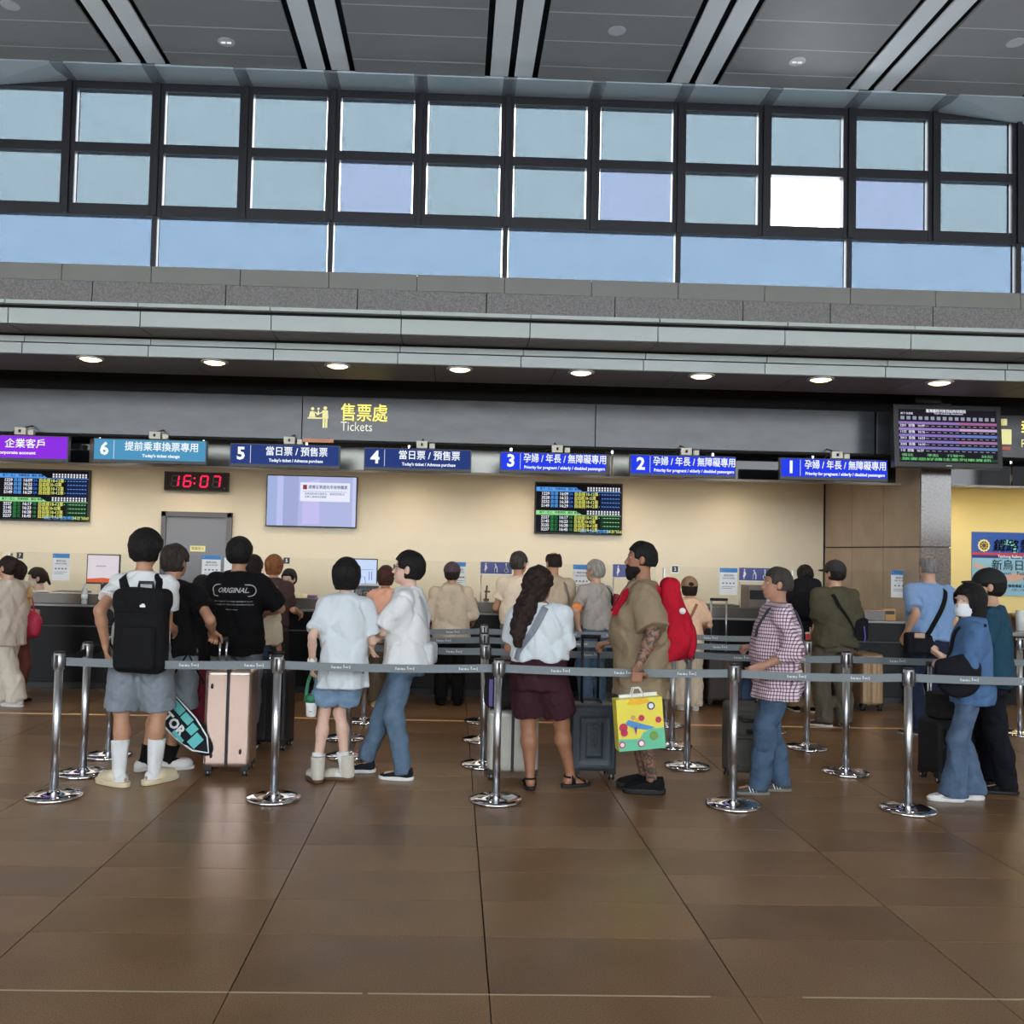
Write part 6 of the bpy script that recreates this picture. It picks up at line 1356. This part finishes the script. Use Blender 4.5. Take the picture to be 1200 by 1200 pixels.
redm = cloth('red_nylon', (186, 24, 46), bump=.2); A.build('bag_body', redm, r)
A = Field(axis(-.2, .2, .009), axis(-.50, -.2, .009), axis(.80, 1.2, .009)); A.add(ell((0, -.335, 1.06), (.11, .05, .13)), 0); A.build('front_pocket', redm, r); MB().lathe((0, 0, 0), [(.022, 0), (.022, .004)], 14, M=Matrix.Translation((-.135, -.27, 1.27)) @ Matrix.Rotation(-PI/2, 4, 'Y')).build('pale_badge', M_white, r)
for q in (-1, 1): strap_over(r, J, [(q*.10, 1.36, -1), (q*.11, 1.41, -1), (q*.12, 1.44, -1), (q*.12, 1.43, 1), (q*.14, 1.34, 1), (q*.17, 1.24, 1)], redm, .055, 'shoulder_strap', .010)
MB().tube([(-.19, -.02, 1.16), (-.20, -.10, 1.08), (-.15, -.20, .98)], 0, flat=((-1, 0, 0), .03, .005)).build('lower_strap', redm, r)
# gift bag
g_ = J['W'] @ (J['wr'][0]+J['hd'][0]*.10); r = empty('gift_bag', (g_.x, g_.y, g_.z-.05), math.radians(4)); tag(r, 'yellow and green illustrated paper gift bag held by the bearded man', 'bag'); r.rotation_euler = (0, math.radians(-5), math.radians(4))
W2, D2, H2 = .155, .055, .335; z0 = -.045-H2
yl = mat('gift_yellow', (238, 222, 84), rough=.35); tq = mat('gift_teal', (110, 200, 160), rough=.35)
MB().box((-W2, -D2, z0), (W2, D2, z0+H2), .004).build('paper_body', yl, r)
def ft(name, pts, m, dy=.002): return MB().poly([(x*W2*2-W2, -D2-dy, z0+z*H2) for x, z in pts], .001).build(name, m, r)
ft('teal_ground', [(0, .0), (1, .0), (1, .40), (.72, .40), (.55, .34), (.45, .22), (0, .24)], tq); ft('blue_plane', [(.18, .55), (.24, .60), (.55, .50), (.80, .42), (.62, .38), (.32, .44), (.20, .50)], mat('gift_blue', (84, 150, 206), rough=.35), .004)
ft('plane_fin', [(.34, .45), (.42, .46), (.38, .30)], mat('gift_purple', (110, 70, 130), rough=.35), .006); ft('orange_flap', [(.22, .90), (.30, 1.0), (.66, 1.0), (.72, .92), (.5, .88)], mat('gift_orange', (244, 190, 40), rough=.35), .006)
def fd(name, x, z, rr, m, dy): return MB().poly([(x*W2*2-W2+rr*math.cos(-2*PI*i/18), -D2-dy, z0+z*H2+rr*math.sin(-2*PI*i/18)) for i in range(18)], .001).build(name, m, r)
mr_ = mat('gift_red', (200, 50, 90), rough=.35); mnv = mat('gift_navy', (60, 60, 110), rough=.35)
for nm, x, z, rr, m_, dy in (('flower_disc', .74, .84, .026, mnv, .006), ('flower_centre', .74, .84, .017, M_white, .008), ('red_shape', .12, .46, .028, mr_, .006), ('red_shape', .13, .36, .024, mr_, .006), ('wheel_disc', .48, .13, .024, mr_, .006), ('wheel_centre', .48, .13, .016, M_white, .008), ('wheel_disc', .07, .13, .022, mr_, .006), ('wheel_centre', .07, .13, .014, M_white, .008), ('pink_shape', .52, .62, .020, mr_, .006), ('tan_shape', .34, .64, .016, mat('gift_tan', (214, 170, 110)), .006), ('orange_shape', .42, .58, .014, mat('gift_orange', (244, 190, 40)), .006), ('green_mark', .76, .26, .030, mat('gift_green', (120, 160, 80)), .006), ('red_flower', .88, .56, .02, mr_, .006)): fd(nm, x, z, rr, m_, dy)
for q in (-.02, .02): MB().tube([(-.045, q, z0+H2), (-.022, q, z0+H2+.06), (.022, q, z0+H2+.06), (.045, q, z0+H2)], .004).build('cord_handle', M_white, r)
MB().box((-W2*.75, D2*.2, z0+H2), (W2*.9, D2*.5, z0+H2+.02)).build('inner_paper', M_white, r)

J = person('cap_woman', 'person in tan cap, peach top and loose white trousers at the counter', at=(806, 832), ty=676, yaw=-3, skin='a', hair=dict(t='bob', c=BR, rough=.001, vol=.006), cap=(mat('tan_cap', (150, 120, 92), rough=.8, noise=.2), 'back'), wide=.9, hands=((-.18, .3, 1.05), (.28, .28, 1.1)), bottom=dict(m=cloth('ivory', (228, 214, 190)), r=(.115, .105, .10)), top=dict(m=cloth('peach2', (236, 196, 164)), hem=.96, e=.03, sleeve=.8, rs=(.066, .07)), shoes=dict(k='sneaker', m=wt, sole=solew))
r = held('crossbody_strap', J, 'thin brown strap across the peach top of the person in tan cap', 'strap'); strap_over(r, J, [(.10, 1.44, 1), (.09, 1.44, -1), (.02, 1.3, -1), (-.06, 1.16, -1), (-.13, 1.02, -1)], mat('brown_leather', (146, 96, 62), rough=.5), .03)

# man in the checked shirt
def plaid():
    m = cloth('plaid', (200, 180, 190)); n = m.node_tree.nodes; l = m.node_tree.links; b = n['Principled BSDF']; t = n.new('ShaderNodeTexCoord'); sp_ = n.new('ShaderNodeSeparateXYZ'); l.new(t.outputs['Object'], sp_.inputs[0])
    def stripe(inp, f, ph=0, th=.5):
        a = n.new('ShaderNodeMath'); a.operation = 'MULTIPLY_ADD'; a.inputs[1].default_value = f; a.inputs[2].default_value = ph; l.new(inp, a.inputs[0]); f_ = n.new('ShaderNodeMath'); f_.operation = 'FRACT'; l.new(a.outputs[0], f_.inputs[0]); g2 = n.new('ShaderNodeMath'); g2.operation = 'LESS_THAN'; g2.inputs[1].default_value = th; l.new(f_.outputs[0], g2.inputs[0]); return g2.outputs[0]
    ad = n.new('ShaderNodeMath'); ad.operation = 'ADD'; l.new(sp_.outputs['X'], ad.inputs[0]); l.new(sp_.outputs['Y'], ad.inputs[1])
    s1 = stripe(ad.outputs[0], 42, 0, .34); s2 = stripe(sp_.outputs['Z'], 42, 0, .34); s3 = n.new('ShaderNodeMath'); s3.operation = 'ADD'; l.new(s1, s3.inputs[0]); l.new(s2, s3.inputs[1]); s4 = n.new('ShaderNodeMath'); s4.operation = 'MULTIPLY'; s4.inputs[1].default_value = .5; l.new(s3.outputs[0], s4.inputs[0])
    r_ = n.new('ShaderNodeValToRGB'); r_.color_ramp.interpolation = 'CONSTANT'; r_.color_ramp.elements[0].color = lin((226, 214, 220)); r_.color_ramp.elements[1].position = .4; r_.color_ramp.elements[1].color = lin((150, 116, 132)); e_ = r_.color_ramp.elements.new(.9); e_.color = lin((96, 66, 92)); l.new(s4.outputs[0], r_.inputs[0]); l.new(r_.outputs[0], b.inputs['Base Color']); return m
pm = plaid()
J = person('plaid_man', 'person in pink and white checked shirt, blue jeans and striped grey sneakers, facing left', at=(907, 932), ty=664, yaw=84, skin='g', hair=dict(t='crop', c=DG), head=(2, -2), girth=1.32, wide=1.04, face=True, lean=-.02,
    feet=(('px', 888, 931, 86), ('px', 915, 927, 92)), hands=((-.27, .16, 1.02), ('px', 884, 757, .14)), pole=((-.5, -1, -.3), (.3, -1, -.4)), curl=(.5, 1.0), palm=(None, (0, 0, -1)), hdir=(None, (0, 1, -.1)), bottom=dict(m=jeand, r=(.108, .088, .080), hipd=1.02, wr=.005), top=dict(m=pm, hem=.76, e=.034, sleeve=1.5, rs=(.076, .072), cuff=.060, drape=.022, wr=.006, collar=1, n='checked_shirt'), shoes=dict(k='sneaker', m=cloth('grey_suede', (84, 82, 78)), sole=mat('sole_grey', (120, 118, 112)), stripes=M_white, solh=.028))
r = held('sling_strap', J, 'thin dark grey bag strap over the shoulder of the checked shirt', 'strap'); strap_over(r, J, [(-.09, 1.22, 1), (-.10, 1.38, 1), (-.10, 1.455, 1), (-.09, 1.455, -1), (-.10, 1.36, -1), (-.12, 1.2, -1), (-.14, 1.08, -1)], cloth('strap_slate', (70, 74, 88)), .022)
# navy waist pouch at his front
A = Field(axis(-.1, .12, .009), axis(-.07, .09, .009), axis(-.1, .1, .009)); A.add(rbox((0, 0, 0), (.05, .035, .075), None, .025), 0); o = A.build('bag_body', cloth('navy_pouch', (60, 78, 104))); r = empty('small_pouch', at(876, 808, 6.55)); o.parent = r; tag(r, 'small navy pouch hanging in front of the checked shirt', 'bag'); MB().tube([(-.03, 0, .07), (0, 0, .16), (.03, 0, .07)], .004).build('cord', blk, r)

# olive T-shirt man and the one before him
J = person('olive_man', 'person in dark cap, olive T-shirt and grey green trousers with a black crossbody bag', at=(977, 853), ty=657, yaw=6, skin='a', hair=dict(t='short', c=BB), head=(20, 0), cap=(mat('charcoal_cap', (44, 42, 42), rough=.8), 'brim'), wide=1.05, girth=1.05,
    feet=(('px', 966, 851, 66), ('px', 990, 852, -12)), hands=(('px', 952, 742, .22), (.24, .2, 1.0)), curl=(.9, .5), bottom=dict(m=cloth('grey_green', (104, 98, 86)), r=(.115, .10, .092)), top=dict(m=cloth('olive_tee', (84, 80, 62)), hem=.86, e=.038, sleeve=.85, rs=(.08, .09), drape=.012), shoes=dict(k='sneaker', m=cloth('dark_sneaker', (62, 58, 56)), sole=solew))
r = held('crossbody_bag', J, 'black crossbody bag at the right hip of the olive T-shirt', 'bag'); strap_over(r, J, [(-.10, 1.44, 1), (-.11, 1.45, -1), (-.04, 1.3, -1), (.06, 1.16, -1), (.15, 1.04, -1), (.19, .98, -1)], blk, .036)
A = Field(axis(.08, .34, .01), axis(-.2, .06, .01), axis(.82, 1.12, .01)); A.add(rbox((.215, -.07, .97), (.085, .045, .11), None, .03), 0); A.build('bag_body', cloth('black_nylon', (26, 26, 32)), r); MB().tube([(.24, -.12, 1.0), (.25, -.125, .9), (.24, -.12, .84)], .006).build('violet_cord', mat('violet_cord', (110, 104, 190), rough=.5), r)
p_ = J['W'] @ (J['wr'][0]+J['hd'][0]*.09); r = empty('drink_cup', p_); tag(r, 'red and white drink cup held in front of the olive T-shirt', 'cup'); MB().lathe((0, 0, -.10), [(.034, 0), (.042, .004), (.046, .13), (.040, .135)], 20).build('cup_body', mat('cup_red', (222, 60, 44), rough=.4), r); MB().lathe((0, 0, .034), [(.048, 0), (.048, .010), (.040, .014)], 20).build('lid', M_white, r); MB().lathe((0, 0, 0), [(.005, .04), (.005, .10)], 8).build('straw', M_white, r)
J = person('dark_backpack_person', 'person in khaki trousers and black jacket just ahead of the olive T-shirt', at=(942, 834), ty=662, yaw=-10, skin='b', hair=dict(t='short', c=BB), hands=((-.2, .28, 1.0), (.2, .28, 1.0)), bottom=dict(m=cloth('khaki_trousers', (150, 130, 98)), r=(.11, .095, .085)), top=dict(m=cloth('black_jacket', (34, 32, 36)), e=.035, sleeve=1.8, rs=(.075, .07), n='jacket'), shoes=dict(k='sneaker', m=blk, sole=solew))
r = held('backpack', J, 'black backpack on the person ahead of the olive T-shirt', 'backpack'); A = Field(axis(-.22, .22, .012), axis(-.36, -.06, .012), axis(.9, 1.5, .012)); A.add(rbox((-.02, -.21, 1.22), (.15, .08, .22), None, .07), 0); A.disp(wrinkle(.004, 30)); A.build('bag_body', cloth('black_nylon', (26, 26, 32)), r); MB().tube([(-.06, -.2, 1.44), (-.02, -.2, 1.48), (.03, -.2, 1.44)], .01).build('grab_handle', blk, r)

# blue polo
J = person('polo_man', 'grey-haired person in light blue polo shirt and dark jeans', at=(1088, 862), ty=650, yaw=2, skin='a', hair=dict(t='bald', c=('grey_mix', (128, 124, 122))), girth=1.12, wide=1.04, hands=((-.27, -.06, .98), (.22, .18, .95)), curl=(.9, .4), bottom=dict(m=jeanx, r=(.112, .095, .088)), feet=((-.1, 0, 60), None), top=dict(m=cloth('light_blue', (132, 164, 206)), hem=.93, e=.034, sleeve=.80, rs=(.078, .085), collar=1, wr=.005), shoes=dict(k='sneaker', m=cloth('brown_shoe', (70, 60, 56)), sole=mat('sole_grey2', (150, 146, 140))))
r = held('crossbody_bag', J, 'black crossbody bag at the left hip of the light blue polo shirt', 'bag'); strap_over(r, J, [(.10, 1.44, 1), (.11, 1.45, -1), (.07, 1.33, -1), (0, 1.18, -1), (-.07, 1.06, -1), (-.12, .97, -1)], blk, .042)
A = Field(axis(-.36, .02, .01), axis(-.26, .06, .01), axis(.72, 1.06, .01)); A.add(rbox((-.17, -.12, .88), (.13, .05, .10), None, .03), 0); A.build('bag_body', cloth('black_nylon', (26, 26, 32)), r); MB().box((-.24, -.185, .93), (-.14, -.172, .98), .01).build('tan_case', mat('tan_case', (190, 160, 140), rough=.5), r); MB().tube([(-.06, -.175, .92), (-.05, -.18, .90), (-.04, -.175, .92)], .006).build('bag_ring', M_chrome, r)

# masked woman
J = person('mask_woman', 'person with white face mask in blue denim shirt and flared jeans', at=(1138, 939), ty=684, yaw=66, skin='p', hair=dict(t='long', c=BK, rough=.001, cw=.060, cutz=.046), mask=('white', (232, 236, 240)), head=(42, 0), hsize=1.06, face=True, wide=.90, leg=.9, arm=.9,
    feet=(('px', 1117, 939, 80), ('px', 1140, 937, 88)), hands=((-.05, .22, 1.16), ('px', 1110, 775, .16)), pole=((-.6, -.6, -1), (.3, -1, -.3)), curl=(1.2, 1.2), palm=((0, -1, .0), (0, 0, -1)), hdir=((.3, .6, .4), None), bottom=dict(m=cloth('flare_denim', (86, 106, 132), noise=.16, nscale=14, bump=.4), r=(.096, .070, .115), rc=.078, hipd=1.0), top=dict(m=cloth('denim_shirt', (80, 112, 152), noise=.10, nscale=18), hem=.80, e=.038, sleeve=1.7, rs=(.074, .072), cuff=.050, drape=.008, bell=.004, collar=1, wr=.006, n='denim_shirt'), shoes=dict(k='sneaker', m=cloth('sneaker_white', (228, 228, 226)), sole=solew, solh=.032, sz=1.05, laces=wt))
r = held('shoulder_bag', J, 'soft black shoulder bag hanging in front of the denim shirt', 'bag')
A = Field(axis(-.30, .10, .009), axis(-.12, .36, .009), axis(.62, 1.16, .009)); A.add(ell((-.20, .10, .86), (.05, .14, .13)), 0); A.add(ell((-.18, .10, .93), (.045, .14, .10)), .04); A.clip(lambda X, Y, Z: Z-1.02+.35*(Y-.1)+0*X); A.disp(wrinkle(.004, 30)); A.build('bag_body', cloth('black_nylon', (26, 26, 32)), r); strap_over(r, J, [(-.12, 1.43, -1), (-.11, 1.44, 1), (-.10, 1.3, 1), (-.12, 1.12, 1), (-.15, 1.0, 1)], blk, .03)

# teal T-shirt man
J = person('teal_man', 'person in black cap, dark teal T-shirt and black trousers behind the denim shirt', at=(1160, 931), ty=667, yaw=58, skin='a', hair=dict(t='short', c=BK), head=(14, 0), face=True, glasses=1, cap=(mat('black_cap', (20, 20, 22), rough=.8), 'brim'), armsleeve=1, wide=1.04,
    feet=(('px', 1180, 930, 78), ('px', 1158, 918, 80)), hands=((-.10, .22, 1.0), (.2, .2, .95)), pole=((-1, -.7, 0), (.5, -1, -.2)), bottom=dict(m=cloth('black_trousers', (20, 22, 30)), r=(.10, .085, .080), hipd=1.0), top=dict(m=cloth('dark_teal', (34, 70, 88)), hem=.86, e=.036, sleeve=.72, rs=(.078, .086), drape=.015), shoes=dict(k='sneaker', m=blk, sole=mat('black_sole', (22, 22, 24)), sz=1.05))

# far left pair and the clerks
J = person('beige_walker', 'person in beige jacket and wide white trousers at the left edge', at=(3, 829), ty=651, yaw=62, skin='a', hair=dict(t='bun', c=BR), head=(10, 0), feet=(('px', 20, 828, 84), (.12, .22, 30)), hands=((-.22, .15, 1.0), (.2, .25, 1.0)), bottom=dict(m=cloth('ivory2', (226, 216, 200)), r=(.12, .115, .12)), top=dict(m=cloth('stone_jacket', (206, 192, 178)), hem=.72, e=.045, sleeve=1.8, rs=(.078, .075), cuff=.055, drape=.02, n='jacket'), shoes=dict(k='sneaker', m=wt, sole=solew))
J2 = person('yellow_person', 'person in yellow top half hidden behind the beige jacket at the left edge', at=(13, 822), ty=657, yaw=-20, skin='a', hair=dict(t='bob', c=BR), wide=.9, bottom=dict(m=cloth('rust', (120, 70, 60)), r=(.10, .085, .08)), top=dict(m=cloth('yellow', (236, 200, 130)), hem=.80, e=.03, sleeve=1.0, rs=(.06, .06)), shoes=dict(k='dress', m=blk), hands=((-.1, .28, 1.1), (.06, .26, 1.1)))
A = Field(axis(-.2, .2, .01), axis(-.12, .12, .01), axis(-.22, .22, .01)); A.add(ell((0, 0, -.03), (.13, .07, .15)), 0); A.add(rbox((0, 0, -.05), (.12, .06, .11), None, .05), .03); A.disp(wrinkle(.005, 26)); o = A.build('bag_body', mat('raspberry_bag', (196, 44, 76), rough=.5)); r = empty('red_tote', at(33, 728, 9.6)); o.parent = r; o.name = 'bag_body'; tag(r, 'raspberry red bag hanging beside the beige jacket at the left edge', 'bag'); MB().tube([(-.06, 0, .10), (-.03, 0, .24), (.03, 0, .24), (.06, 0, .10)], .008).build('bag_handle', mat('raspberry_bag', (196, 44, 76)), r)
def chair(x, Y, lab):
    r = empty('office_chair', (x, Y, 0)); tag(r, lab, 'chair'); MB().box((-.22, -.22, .40), (.22, .22, .45), .02).build('seat', blk, r); MB().lathe((0, 0, 0), [(.24, .04), (.05, .07), (.03, .10), (.03, .40)], 16).build('pedestal', M_plastic, r); MB().box((-.20, .16, .55), (.20, .21, .95), .02).build('backrest', blk, r)
x = at(46, 690, 11.95).x; person('masked_clerk', 'seated clerk with dark ponytail and beige face mask behind the counter', at=(46, 690), loc=(x, 11.95, 0), ty=665, drop=.50, yaw=110, skin='p', hair=dict(t='pony', c=BR), mask=('beige', (206, 190, 170)), head=(14, 8), face=True, feet=((-.12, .34, 0), (.12, .34, 0)), hands=((-.16, .34, 1.16), (.16, .34, 1.16)), bottom=dict(m=blk, r=(.10, .085, .08)), top=dict(m=cloth('clerk_white', (232, 228, 222)), hem=.90, e=.03, sleeve=1.5, rs=(.062, .06)))
chair(x+.14, 12.0, 'black office chair under the masked clerk')
x = at(340, 690, 11.95).x; person('second_clerk', 'seated clerk with short black hair in pale shirt behind the counter beside the auburn-haired customer', at=(340, 690), loc=(x, 11.95, 0), ty=666, drop=.50, yaw=165, skin='p', hair=dict(t='short', c=BK), head=(0, 10), face=True, feet=((-.12, .34, 0), (.12, .34, 0)), hands=((-.16, .34, 1.16), (.16, .34, 1.16)), bottom=dict(m=blk, r=(.10, .085, .08)), top=dict(m=cloth('clerk_yellow', (228, 216, 176)), hem=.90, e=.03, sleeve=1.5, rs=(.062, .06)))
chair(x, 12.12, 'black office chair under the clerk in pale shirt')
